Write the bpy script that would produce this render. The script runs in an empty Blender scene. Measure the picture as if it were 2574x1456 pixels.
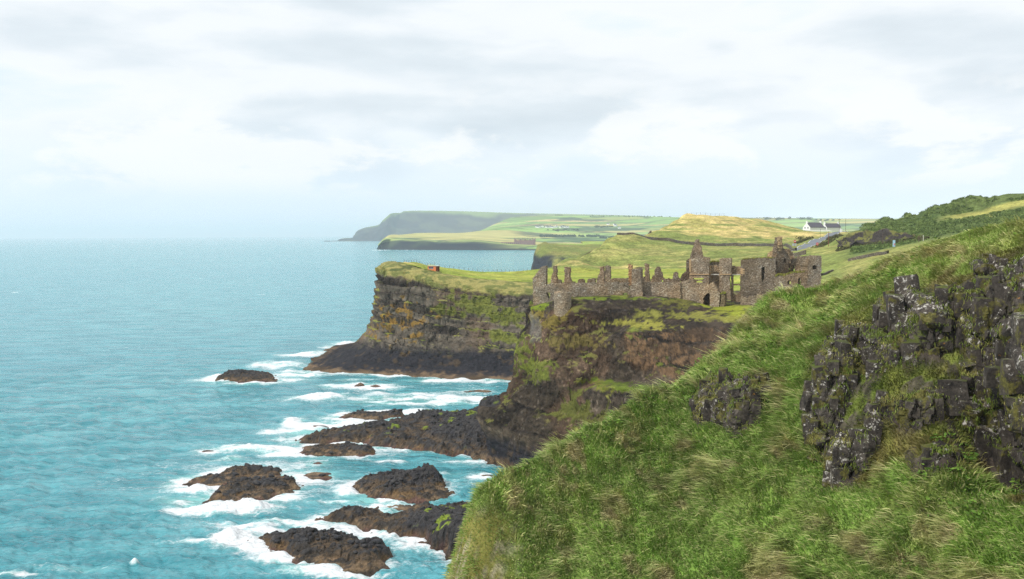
import bpy, bmesh, math, random
import numpy as np
from mathutils import Matrix, Vector, Euler

random.seed(7)
RNG = np.random.default_rng(7)
scene = bpy.context.scene
col = scene.collection

# ------------------------------------------------------------------ camera
FPX, CU, CV = 1005.0, 512.0, 289.5          # focal length and centre in 1024x579 pixels
CAMZ = 45.0
PITCH, ROLL = math.atan(55.5 / FPX), -0.0057
cam_data = bpy.data.cameras.new('camera')
cam = bpy.data.objects.new('camera', cam_data)
col.objects.link(cam)
cam.matrix_world = (Matrix.Translation((0, 0, CAMZ)) @ Matrix.Rotation(math.pi / 2 - PITCH, 4, 'X')
                    @ Matrix.Rotation(ROLL, 4, 'Z'))
cam_data.sensor_width = 36.0
cam_data.lens = FPX / 1024 * 36.0
cam_data.clip_start = 0.5
cam_data.clip_end = 200000
scene.camera = cam
CAMR = np.array(cam.matrix_world.to_3x3())

# ------------------------------------------------------------------ light
SUN_DIR = Vector((-0.66, -0.40, 0.80)).normalized()    # towards the sun: left of the camera, a little behind it
SUN_EL = math.asin(SUN_DIR.z)
SUN_AZ = math.atan2(SUN_DIR.x, SUN_DIR.y)
sun_data = bpy.data.lights.new('sun', 'SUN')
sun_data.energy = 3.1
sun_data.angle = math.radians(3)
sun_data.color = (1.0, 0.97, 0.92)
sun = bpy.data.objects.new('sun', sun_data)
sun.rotation_euler = SUN_DIR.to_track_quat('Z', 'Y').to_euler()
sun.location = (100, -50, 150)
col.objects.link(sun)


class NT:
    """small helper to write node trees"""
    def __init__(self, tree):
        self.t = tree
        self.n = tree.nodes
        self.l = tree.links

    def node(self, kind, ins=None, **props):
        nd = self.n.new(kind)
        for k, v in props.items():
            setattr(nd, k, v)
        for k, v in (ins or {}).items():
            self.put(nd.inputs[k], v)
        return nd

    def put(self, sock, v):
        if isinstance(v, bpy.types.NodeSocket):
            self.l.new(v, sock)
        else:
            sock.default_value = v

    def math(self, op, a, b=0.0, c=0.0, clamp=False):
        nd = self.n.new('ShaderNodeMath')
        nd.operation = op
        nd.use_clamp = clamp
        self.put(nd.inputs[0], a)
        self.put(nd.inputs[1], b)
        self.put(nd.inputs[2], c)
        return nd.outputs[0]

    def noise(self, vec, scale, detail=4.0, rough=0.55, dist=0.0):
        nd = self.node('ShaderNodeTexNoise', {'Scale': scale, 'Detail': detail, 'Roughness': rough, 'Distortion': dist})
        if vec is not None:
            self.put(nd.inputs['Vector'], vec)
        return nd.outputs['Fac']

    def ramp(self, fac, stops, interp='LINEAR'):
        nd = self.n.new('ShaderNodeValToRGB')
        nd.color_ramp.interpolation = interp
        els = nd.color_ramp.elements
        while len(els) < len(stops):
            els.new(0.5)
        for e, (p, c) in zip(els, stops):
            e.position = p
            e.color = c if len(c) == 4 else (*c, 1.0)
        self.put(nd.inputs[0], fac)
        return nd.outputs[0]

    def mix(self, fac, a, b, blend='MIX'):
        nd = self.n.new('ShaderNodeMix')
        nd.data_type = 'RGBA'
        nd.blend_type = blend
        self.put(nd.inputs[0], fac)
        self.put(nd.inputs[6], a)
        self.put(nd.inputs[7], b)
        return nd.outputs[2]

    def maprange(self, v, a, b, c=0.0, d=1.0, smooth=True):
        nd = self.n.new('ShaderNodeMapRange')
        nd.interpolation_type = 'SMOOTHSTEP' if smooth else 'LINEAR'
        nd.clamp = True if not smooth else nd.clamp
        for i, x in enumerate((v, a, b, c, d)):
            self.put(nd.inputs[i], x)
        return nd.outputs[0]

    def scale_vec(self, vec, s):
        nd = self.n.new('ShaderNodeVectorMath')
        nd.operation = 'MULTIPLY'
        self.put(nd.inputs[0], vec)
        nd.inputs[1].default_value = s
        return nd.outputs[0]


def S(r, g, b, k=1.0):
    def f(c):
        c /= 255.0
        return (c / 12.92 if c <= 0.04045 else ((c + 0.055) / 1.055) ** 2.4) * k
    return np.array([f(r), f(g), f(b)])


def C4(c):
    return (float(c[0]), float(c[1]), float(c[2]), 1.0)


# ------------------------------------------------------------------ sky
world = bpy.data.worlds.new('World')
scene.world = world
world.use_nodes = True
wt = NT(world.node_tree)
wt.n.clear()
gen = wt.node('ShaderNodeTexCoord').outputs['Generated']
sep = wt.node('ShaderNodeSeparateXYZ', {0: gen})
sx, sy, sz = sep.outputs
sky = wt.node('ShaderNodeTexSky', sky_type='NISHITA', sun_disc=False, sun_elevation=SUN_EL, sun_rotation=SUN_AZ,
              altitude=50, air_density=1.0, dust_density=1.5, ozone_density=1.0)
bg_sky = wt.node('ShaderNodeBackground', {0: sky.outputs[0], 1: 0.11})
# broken overcast: cloud layers seen in perspective, heaped cumulus lower down, pale blue towards the horizon
den = wt.math('ADD', wt.math('MAXIMUM', sz, 0.0), 0.6)
cv = wt.node('ShaderNodeCombineXYZ', {0: wt.math('DIVIDE', sx, den), 1: wt.math('DIVIDE', sy, den), 2: wt.math('MULTIPLY', sz, 4.5)}).outputs[0]
big = wt.noise(cv, 2.6, 3.0, 0.5, 0.3)
fine = wt.noise(cv, 5.5, 9.0, 0.58, 0.1)
shape = wt.math('ADD', wt.math('MULTIPLY', big, 0.72), wt.math('MULTIPLY', fine, 0.28))
ccol = wt.ramp(shape, [(0.38, (0.83, 0.925, 1.01)), (0.455, (0.93, 0.965, 1.0)), (0.51, (0.91, 0.95, 0.985)), (0.59, (0.77, 0.84, 0.895)), (0.69, (0.67, 0.745, 0.805))])
cum = wt.noise(wt.scale_vec(gen, (6.0, 6.0, 14.0)), 1.0, 8.0, 0.58, 0.2)
cumm = wt.math('MULTIPLY', wt.maprange(cum, 0.47, 0.56), wt.math('MULTIPLY', wt.maprange(sz, 0.03, 0.06), wt.maprange(sz, 0.16, 0.10)))
hor = wt.maprange(sz, 0.0, 0.13)
ccol = wt.mix(hor, (0.80, 0.92, 1.03, 1), ccol)
ccol = wt.mix(wt.math('MULTIPLY', cumm, 0.8), ccol, (0.99, 1.0, 1.0, 1))
bg_cloud = wt.node('ShaderNodeBackground', {0: ccol, 1: 1.0})
cover = wt.maprange(shape, 0.25, 0.42, 0.8, 1.0)
mixs = wt.node('ShaderNodeMixShader', {0: cover, 1: bg_sky.outputs[0], 2: bg_cloud.outputs[0]})
wt.node('ShaderNodeOutputWorld', {0: mixs.outputs[0]})

scene.view_settings.view_transform = 'Standard'
scene.view_settings.look = 'None'
scene.view_settings.gamma = 1.0
scene.view_settings.exposure = 0.05
scene.view_settings.use_curve_mapping = False
cy = scene.cycles
cy.max_bounces = 5
cy.diffuse_bounces = 2
cy.glossy_bounces = 2
cy.transmission_bounces = 2
cy.volume_bounces = 2
cy.use_adaptive_sampling = False
cy.transparent_max_bounces = 6
cy.use_denoising = True
cy.denoiser = 'OPENIMAGEDENOISE'
cy.denoising_input_passes = 'RGB_ALBEDO_NORMAL'
cy.denoising_prefilter = 'NONE'
cy.denoising_quality = 'HIGH'
cy.sample_clamp_indirect = 3.0
cy.sample_clamp_direct = 2.5


# ------------------------------------------------------------------ pixel <-> world
def ray(u, v):
    d = CAMR @ np.array([(u - CU) / FPX, -(v - CV) / FPX, -1.0])
    return d


def P(u, v, D):
    d = ray(u, v)
    p = d * (D / d[1])
    p[2] += CAMZ
    return p


def W(u, v, z=0.0):
    d = ray(u, v)
    t = (z - CAMZ) / d[2]
    p = d * t
    p[2] = z
    return p


def PZ(u, z, D):
    """point at column u (level with the horizon), depth D and height z"""
    p = P(u, 234.0, D)
    p[2] = z
    return p


def project(p):
    q = (np.asarray(p) - np.array([0, 0, CAMZ])) @ CAMR
    return CU + FPX * q[..., 0] / -q[..., 2], CV - FPX * q[..., 1] / -q[..., 2]


K = 1024 / 2574.0                            # display pixels -> 1024 pixels


# ------------------------------------------------------------------ numpy noise
def _h(ix, iy, iz, seed):
    h = (ix.astype(np.int64) * 374761393 + iy.astype(np.int64) * 668265263 + iz.astype(np.int64) * 2147483647 + seed * 974634777) & 0xFFFFFFFF
    h = ((h ^ (h >> 13)) * 1274126177) & 0xFFFFFFFF
    h = ((h ^ (h >> 16)) * 2246822519) & 0xFFFFFFFF
    h = h ^ (h >> 15)
    return (h & 0xFFFFFF) / float(0xFFFFFF)


def vnoise(p, seed=0):
    i = np.floor(p)
    f = p - i
    f = f * f * f * (f * (f * 6 - 15) + 10)
    i = i.astype(np.int64)
    x, y, z = i[..., 0], i[..., 1], i[..., 2]
    fx, fy, fz = f[..., 0], f[..., 1], f[..., 2]
    def L(a, b, t):
        return a + (b - a) * t
    c = [[[_h(x + a, y + b, z + c_, seed) for c_ in (0, 1)] for b in (0, 1)] for a in (0, 1)]
    z0 = L(L(c[0][0][0], c[1][0][0], fx), L(c[0][1][0], c[1][1][0], fx), fy)
    z1 = L(L(c[0][0][1], c[1][0][1], fx), L(c[0][1][1], c[1][1][1], fx), fy)
    return L(z0, z1, fz)


def fbm(p, octaves=4, seed=0, gain=0.5, lac=2.03):
    """about -1..1"""
    a, s, tot = 1.0, 0.0, 0.0
    q = np.array(p, dtype=float)
    for o in range(octaves):
        s = s + a * (vnoise(q, seed + o * 17) * 2 - 1)
        tot += a
        a *= gain
        q = q * lac + 11.3
    return s / tot * 1.6


def worley(p, seed=0, vec=False):
    """F1, F2 and a random value of the nearest cell (and the offset from its point)"""
    i = np.floor(p).astype(np.int64)
    f1 = np.full(p.shape[:-1], 9.0)
    f2 = np.full(p.shape[:-1], 9.0)
    cid = np.zeros(p.shape[:-1])
    off = np.zeros(p.shape) if vec else None
    for a in (-1, 0, 1):
        for b in (-1, 0, 1):
            for c in (-1, 0, 1):
                x, y, z = i[..., 0] + a, i[..., 1] + b, i[..., 2] + c
                q = np.stack([p[..., 0] - x - _h(x, y, z, seed), p[..., 1] - y - _h(x, y, z, seed + 1), p[..., 2] - z - _h(x, y, z, seed + 2)], -1)
                d = np.sqrt((q ** 2).sum(-1))
                r = _h(x, y, z, seed + 3)
                near = d < f1
                f2 = np.where(near, f1, np.minimum(f2, d))
                cid = np.where(near, r, cid)
                f1 = np.where(near, d, f1)
                if vec:
                    off = np.where(near[..., None], q, off)
    return (f1, f2, cid, off) if vec else (f1, f2, cid)


def sst(x, a, b):
    t = np.clip((x - a) / (b - a), 0, 1)
    return t * t * (3 - 2 * t)


def mixc(a, b, t):
    """blend colours by a mask"""
    return a + (b - a) * np.asarray(t)[..., None]


# ------------------------------------------------------------------ meshes and objects
def np_mesh(name, verts, faces, cols=None, attrs=None, flat=False):
    verts = np.ascontiguousarray(verts, dtype=np.float32).reshape(-1, 3)
    faces = np.ascontiguousarray(faces, dtype=np.int32)
    nf, k = faces.shape
    me = bpy.data.meshes.new(name)
    me.vertices.add(len(verts))
    me.vertices.foreach_set('co', verts.ravel())
    me.loops.add(nf * k)
    me.loops.foreach_set('vertex_index', faces.ravel())
    me.polygons.add(nf)
    me.polygons.foreach_set('loop_start', np.arange(0, nf * k, k, dtype=np.int32))
    if flat:
        me.polygons.foreach_set('use_smooth', np.zeros(nf, dtype=bool))
    me.update(calc_edges=True)
    if cols is not None:
        c = np.ones((len(verts), 4), dtype=np.float32)
        c[:, :3] = np.asarray(cols).reshape(-1, 3)
        at = me.color_attributes.new('col', 'FLOAT_COLOR', 'POINT')
        at.data.foreach_set('color', c.ravel())
    for an, av in (attrs or {}).items():
        at = me.attributes.new(an, 'FLOAT', 'POINT')
        at.data.foreach_set('value', np.ascontiguousarray(av, dtype=np.float32).ravel())
    return me


def link(name, me, mat=None, parent=None, label=None, cat=None, group=None, kind=None):
    o = bpy.data.objects.new(name, me)
    if me is not None and mat is not None and not me.materials:
        me.materials.append(mat)
    col.objects.link(o)
    if parent is not None:
        o.parent = parent
    if label: o['label'] = label
    if cat: o['category'] = cat
    if group: o['group'] = group
    if kind: o['kind'] = kind
    return o


def thing(name, loc, label, cat, group=None, rz=0.0):
    o = link(name, None, None, None, label, cat, group)
    o.location = loc
    o.rotation_euler = (0, 0, rz)
    return o


def grid_faces(nr, nc, flip=False):
    i = np.arange(nr * nc).reshape(nr, nc)
    q = np.stack([i[:-1, :-1], i[:-1, 1:], i[1:, 1:], i[1:, :-1]], -1).reshape(-1, 4)
    return q[:, ::-1] if flip else q


def compact(verts, faces, *arrs):
    used = np.unique(faces)
    m = np.full(len(verts), -1)
    m[used] = np.arange(len(used))
    return (verts[used], m[faces]) + tuple(a[used] for a in arrs)


def hermite(pts, t, tn, tension=0.8):
    """pts (n, ..., 3) at parameters t -> values at tn"""
    n = len(pts)
    m = np.zeros_like(pts)
    sh = (-1,) + (1,) * (pts.ndim - 1)
    m[1:-1] = (pts[2:] - pts[:-2]) / (t[2:] - t[:-2]).reshape(sh)
    m[0] = (pts[1] - pts[0]) / (t[1] - t[0])
    m[-1] = (pts[-1] - pts[-2]) / (t[-1] - t[-2])
    m *= tension
    k = np.clip(np.searchsorted(t, tn, side='right') - 1, 0, n - 2)
    h = (t[k + 1] - t[k])
    s = ((tn - t[k]) / h).reshape(sh)
    h = h.reshape(sh)
    s2, s3 = s * s, s * s * s
    return ((2 * s3 - 3 * s2 + 1) * pts[k] + (s3 - 2 * s2 + s) * h * m[k] + (-2 * s3 + 3 * s2) * pts[k + 1] + (s3 - s2) * h * m[k + 1])


def loft(rails, nu, nv):
    R = np.array(rails, dtype=float)                       # rails, stations, 3
    d = np.linalg.norm(np.diff(R, axis=1), axis=2).mean(0)
    t = np.concatenate([[0], np.cumsum(d + 1e-6)])
    A = hermite(np.swapaxes(R, 0, 1), t, np.linspace(0, t[-1], nu))        # nu, rails, 3
    A = np.swapaxes(A, 0, 1)
    d = np.linalg.norm(np.diff(A, axis=0), axis=2).mean(1)
    t = np.concatenate([[0], np.cumsum(d + 1e-6)])
    return hermite(A, t, np.linspace(0, t[-1], nv))


def grid_normals(G):
    du = np.gradient(G, axis=1)
    dv = np.gradient(G, axis=0)
    n = np.cross(du, dv)
    return n / (np.linalg.norm(n, axis=2, keepdims=True) + 1e-9)


class RBF:
    def __init__(self, pts, c=6.0, smooth=1e-3):
        p = np.array(pts, dtype=float)
        self.xy, self.c = p[:, :2], c
        n = len(p)
        A = np.zeros((n + 3, n + 3))
        A[:n, :n] = self.phi(self.xy) + np.eye(n) * smooth * -1
        A[:n, n] = 1
        A[:n, n + 1:] = self.xy
        A[n, :n] = 1
        A[n + 1:, :n] = self.xy.T
        b = np.zeros(n + 3)
        b[:n] = p[:, 2]
        self.w = np.linalg.solve(A, b)

    def phi(self, q):
        d2 = (q[:, None, 0] - self.xy[None, :, 0]) ** 2 + (q[:, None, 1] - self.xy[None, :, 1]) ** 2
        return -np.sqrt(d2 + self.c ** 2)

    def __call__(self, x, y):
        sh = np.shape(x)
        q = np.stack([np.ravel(x), np.ravel(y)], 1)
        out = np.zeros(len(q))
        n = len(self.xy)
        for k in range(0, len(q), 40000):
            s = q[k:k + 40000]
            out[k:k + 40000] = self.phi(s) @ self.w[:n] + self.w[n] + s @ self.w[n + 1:]
        return out.reshape(sh)


def sdist(px, py, poly):
    """signed distance to a closed polygon, positive inside"""
    poly = np.asarray(poly)[:, :2]
    best = np.full(np.shape(px), 1e18)
    inside = np.zeros(np.shape(px), dtype=bool)
    n = len(poly)
    for i in range(n):
        ax, ay = poly[i]
        bx, by = poly[(i + 1) % n]
        ex, ey = bx - ax, by - ay
        t = np.clip(((px - ax) * ex + (py - ay) * ey) / (ex * ex + ey * ey + 1e-12), 0, 1)
        best = np.minimum(best, (px - ax - t * ex) ** 2 + (py - ay - t * ey) ** 2)
        cr = ((ay > py) != (by > py)) & (px < (bx - ax) * (py - ay) / (by - ay + 1e-12) + ax)
        inside ^= cr
    d = np.sqrt(best)
    return np.where(inside, d, -d)


# ------------------------------------------------------------------ materials
def new_mat(name):
    m = bpy.data.materials.new(name)
    m.use_nodes = True
    t = NT(m.node_tree)
    t.n.clear()
    bs = t.node('ShaderNodeBsdfPrincipled')
    out = t.node('ShaderNodeOutputMaterial', {0: bs.outputs[0]})
    return m, t, bs


def attr_mat(name, scales=((0.6, 0.5), (4.0, 0.5)), bump=0.5, bump_scale=2.0, bump_dist=0.2, rough=0.9, spec=0.2, stretch=(1, 1, 1), fuzz=None):
    """colour from the vertex attribute, broken up by noise at several sizes"""
    m, t, bs = new_mat(name)
    pos = t.scale_vec(t.node('ShaderNodeTexCoord').outputs['Object'], stretch)
    c = t.node('ShaderNodeAttribute', attribute_name='col').outputs['Color']
    for sc, amp in scales:
        n = t.noise(pos, sc, 5.0, 0.6)
        g = t.maprange(n, 0.25, 0.75, 1 - amp, 1 + amp, smooth=False)
        gc = t.node('ShaderNodeCombineXYZ', {0: g, 1: g, 2: g}).outputs[0]
        c = t.mix(1.0, c, gc, 'MULTIPLY')
    t.put(bs.inputs['Base Color'], c)
    bs.inputs['Roughness'].default_value = rough
    bs.inputs['Specular IOR Level'].default_value = spec
    if bump:
        bn = t.noise(pos, bump_scale, 8.0, 0.65)
        b = t.node('ShaderNodeBump', {'Strength': bump, 'Distance': bump_dist, 'Height': bn})
        t.put(bs.inputs['Normal'], b.outputs[0])
    return m


def flat_mat(name, color, rough=0.7, amp=0.15, scale=3.0, metallic=0.0, spec=0.3):
    m, t, bs = new_mat(name)
    pos = t.node('ShaderNodeTexCoord').outputs['Object']
    n = t.noise(pos, scale, 5.0, 0.6)
    g = t.maprange(n, 0.25, 0.75, 1 - amp, 1 + amp, smooth=False)
    gc = t.node('ShaderNodeCombineXYZ', {0: g, 1: g, 2: g}).outputs[0]
    t.put(bs.inputs['Base Color'], t.mix(1.0, C4(color), gc, 'MULTIPLY'))
    bs.inputs['Roughness'].default_value = rough
    bs.inputs['Metallic'].default_value = metallic
    bs.inputs['Specular IOR Level'].default_value = spec
    return m


M_CLIFF = attr_mat('basalt_cliff', ((0.35, 0.18), (1.6, 0.25), (6.0, 0.3)), 0.6, 1.3, 0.4, 0.92, 0.15, (1, 1, 1.6))
M_SHORE = attr_mat('shore_rock', ((0.5, 0.3), (2.2, 0.5), (7.0, 0.3)), 1.0, 1.4, 0.5, 0.75, 0.3)
M_TURF = attr_mat('turf', ((0.05, 0.15), (0.22, 0.42), (1.0, 0.5)), 1.0, 0.5, 1.2, 0.95, 0.1)
M_SLOPE = attr_mat('grass_slope', ((0.3, 0.25), (1.5, 0.35), (9.0, 0.45)), 0.8, 5.0, 0.15, 0.95, 0.1)
M_FAR = attr_mat('far_land', ((0.004, 0.15), (0.02, 0.2)), 0.0, rough=0.95, spec=0.05)
M_BLADE = attr_mat('grass_blades', ((1.5, 0.2),), 0.0, rough=0.8, spec=0.15)
M_LEAF = attr_mat('gorse_leaves', ((0.5, 0.25),), 0.0, rough=0.85, spec=0.15)


# ================================================================== LAND
# ------------------------------------------------------------------ rock relief and colours shared by the cliffs
def rock_relief(p, dip=0.10, layer=3.2, block=2.2, seed=3):
    q = p.copy()
    l = p[..., 2] + dip * p[..., 0] + 1.1 * fbm(p * 0.045, 3, seed)
    s = (l / layer)
    fr = s - np.floor(s)
    led = np.where(fr < 0.82, fr / 0.82, (1 - fr) / 0.18)           # each bed overhangs a little, then steps back
    thick = vnoise(np.stack([np.floor(s), p[..., 0] * 0.05, p[..., 1] * 0.05], -1), seed + 5)
    f1, f2, cid, off = worley(np.stack([p[..., 0] / block, p[..., 1] / block, l / (block * 1.5)], -1), seed + 9, True)
    c2 = (cid * 57.3) % 1.0
    c3 = (cid * 91.7) % 1.0
    g1, g2, gid = worley(np.stack([p[..., 0] / (block * 0.45), p[..., 1] / (block * 0.45), np.floor(s) + 0 * l], -1), seed + 12)
    blocks = 0.9 * (cid - 0.5) + 0.55 * (gid - 0.5) + 1.1 * (off[..., 0] * (c2 - 0.5) + off[..., 2] * (c3 - 0.35)) - np.clip(0.10 - (f2 - f1), 0, 0.10) * 3.0
    bedn = _h(np.floor(s).astype(np.int64), np.zeros(s.shape, dtype=np.int64), np.zeros(s.shape, dtype=np.int64), seed)
    return 0.9 * (led - 0.5) * (0.3 + thick) + 0.7 * (bedn - 0.5) + 0.6 * blocks + 0.55 * fbm(p * 0.16, 4, seed + 20), led, np.clip(0.12 * cid + 0.2 * gid + 0.68 * bedn, 0, 1), fr


ROCK_A, ROCK_B, ROCK_C = S(108, 99, 86), S(64, 57, 50), S(36, 32, 31)
SHORE_BLACK, SHORE_TAN, SHORE_BROWN = S(42, 41, 45), S(112, 93, 72), S(78, 65, 50)
MOSS, OCHRE, GRASS_DRY, GRASS_MID, FAIRWAY, STRAW = S(122, 132, 42), S(146, 114, 48), S(148, 140, 84), S(122, 132, 62), S(176, 186, 58), S(214, 190, 126)


def cliff_cols(p, led, cid, fr, nz, seed=1, grass_at=0.62, moss=0.5):
    n1 = fbm(p * 0.09, 4, seed)
    n2 = fbm(p * 0.5, 4, seed + 3)
    n3 = fbm(p * 0.22, 3, seed + 7)
    c = mixc(ROCK_B, ROCK_A, np.clip(0.40 + 0.22 * n2 + 1.5 * (cid - 0.5) + 0.15 * n1, 0, 1))
    c = mixc(c, ROCK_C, sst(np.abs(fr - 0.93), 0.20, 0.02) * sst(n3, -0.8, 0.1) * 0.85)
    c = mixc(c, ROCK_C, sst(n3, 0.2, 0.7) * 0.6)
    l2 = p[..., 2] + 0.10 * p[..., 0] + 1.1 * fbm(p * 0.045, 3, 3)
    band = fbm(np.stack([l2 * 0.75, p[..., 0] * 0.035, p[..., 1] * 0.035], -1), 3, 15)
    c = c * (1.0 + 0.42 * np.clip(band, -1, 1))[..., None]
    c = mixc(c, S(112, 84, 62), sst(n1, 0.25, 0.6) * 0.3)
    g = sst(nz + 0.28 * n2 + 0.3 * n3, grass_at, grass_at + 0.2) * sst(n1 + 0.7 * n3, 0.05, 0.5)
    gc = mixc(GRASS_MID, GRASS_DRY, sst(n2, -0.3, 0.5))
    gc = mixc(gc, MOSS, sst(n3, 0.0, 0.5) * moss)
    c = mixc(c, gc, g)
    return c, n1, n2, n3, g


def shore_cols(c, p, n2, n3, lo=1.6, hi=7.0):
    z = p[..., 2] + 0.9 * n2
    black = sst(z, hi + 1.5 * 1.0, hi - 2.0)
    k = mixc(SHORE_BLACK, SHORE_BROWN, sst(n2 + 0.6 * n3, 0.25, 0.85) * 0.75)
    c = mixc(c, k, black)
    c = mixc(c, mixc(SHORE_TAN, SHORE_BROWN, sst(n3, -0.2, 0.5)), sst(z, lo + 0.7, lo - 0.3))
    return c


# ------------------------------------------------------------------ the headland with the sheer dark cliff
def make_headland():
    A = lambda u, z, D: PZ(u, z, D)
    rails = [
        [PZ(396, 30, 420), P(391, 262.0, 380), P(402, 262.4, 364), P(424, 269, 352), P(462, 276.6, 349), P(500, 280.6, 348), P(560, 283, 351), P(640, 284, 352), P(780, 284, 340)],
        [PZ(392, 31, 425), P(384.5, 262.6, 372), P(394, 262.6, 356), P(420, 269.3, 348), P(460, 277, 345), P(500, 281, 344), P(560, 283.6, 347), P(640, 285, 348), P(780, 285, 336)],
        [PZ(388, 28, 424), P(379.5, 267.5, 362), P(386, 268.5, 348.5), P(415, 276.5, 342), P(455, 285, 339), P(500, 288.5, 337), P(560, 292, 339), P(640, 292, 338), P(780, 290, 326)],
        [PZ(387, 22, 420), P(377, 280, 360), P(386, 281, 343), P(413, 290, 338), P(455, 297, 335), P(500, 300, 333), P(560, 302, 333), P(640, 302, 330), P(780, 300, 318)],
        [PZ(386, 14, 418), P(375, 306, 358), P(385, 308, 340), P(411, 314, 335), P(455, 318, 332), P(500, 321, 329), P(560, 323, 327), P(640, 323, 324), P(780, 320, 312)],
        [PZ(383, 8, 416), P(371, 326, 355), P(382, 330, 338), P(409, 338, 331), P(455, 342, 327), P(500, 345, 322), P(560, 346, 320), P(640, 346, 316), P(780, 345, 305)],
        [PZ(374, 4.0, 412), P(358, 341, 352), P(374, 347, 335), P(405, 353, 328), P(455, 357, 322), P(500, 360, 317), P(560, 361, 314), P(640, 361, 308), P(780, 360, 298)],
        [PZ(352, 1.5, 405), P(335, 356, 347), P(352, 361, 332), P(398, 365, 324), P(455, 370, 317), P(500, 371.5, 313), P(560, 372, 308), P(640, 372, 303), P(780, 372, 293)],
        [PZ(330, 0.4, 400), P(305, 369.5, 336), P(322, 370.5, 330), P(390, 373.5, 321), P(455, 379, 311), P(500, 379.5, 309), P(560, 380, 304), P(640, 380, 299), P(780, 380, 289)],
        [PZ(322, -4, 398), PZ(299, -4, 333), PZ(316, -4, 324), PZ(387, -4, 314), PZ(455, -4, 304), PZ(500, -4, 302), PZ(560, -4, 297), PZ(640, -4, 292), PZ(780, -4, 282)],
    ]
    G = loft(rails, 560, 240)
    n = grid_normals(G)
    if n[100, 300, 1] > 0:
        n = -n
    r, led, cid, fr = rock_relief(G, dip=0.10, layer=2.6, block=2.0, seed=3)
    steep = sst(np.abs(n[..., 2]), 0.95, 0.6)
    z = G[..., 2]
    shore = sst(z, 7, 4)
    r = r * (1 - 0.35 * shore) + shore * 0.9 * fbm(G * 0.45, 3, 77)
    H = G + n * (r * (0.25 + 1.15 * steep))[..., None]
    n2_ = grid_normals(H)
    nz = np.abs(n2_[..., 2])
    c, n1, n2, n3, g = cliff_cols(H, led, cid, fr, nz, 1, 0.74, 0.3)
    # turf above the brow, rough and hummocky
    u, v = project(H)
    brow = sst(H[..., 2] + 1.2 * n3 + 0.6 * n2 - G[..., 2].max(0)[None], -4.6, -3.0)
    c = mixc(c, mixc(GRASS_DRY, S(108, 112, 62), sst(n2, -0.3, 0.4)), brow)
    dark_bush = sst(n3 + n1 * 0.5, 0.2, 0.6) * sst(H[..., 2], 31.0, 33.0) * brow
    c = mixc(c, S(66, 80, 42), dark_bush * 0.8)
    # ochre lichen low on the seaward buttress, grass on the benches further in
    ctr = P(400, 322, 334)
    d = np.sqrt(((H[..., 0] - ctr[0]) / 11) ** 2 + ((H[..., 2] - ctr[2]) / 7.5) ** 2)
    c = mixc(c, OCHRE, sst(n2 + 0.5 * n1 - d * 0.75 + 0.45, 0.05, 0.4) * 0.8)
    for (bu, bv, rx, rz, k) in ((480, 306, 12, 4.5, 1.0), (470, 361, 8, 2.2, 0.4), (448, 312, 7, 2.0, 1.0), (512, 318, 10, 3, 1.0), (500, 335, 9, 2.0, 1.0)):
        b = P(bu, bv, 328)
        d = ((H[..., 0] - b[0]) / rx) ** 2 + ((H[..., 2] - b[2] + 0.22 * (H[..., 0] - b[0])) / rz) ** 2
        c = mixc(c, mixc(S(104, 116, 40), S(112, 108, 56), 0.5 * k + 0 * d), sst(1.0 - d + 0.9 * n2, 0.1, 0.6) * 0.9)
    c = shore_cols(c, H, n2, n3, 0.75, 8.0)
    me = np_mesh('headland', H, grid_faces(240, 560), c.reshape(-1, 3), flat=True)
    return link('headland', me, M_CLIFF, kind='structure', label='grassy headland with a sheer dark layered basalt cliff above the sea')


make_headland()


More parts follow.
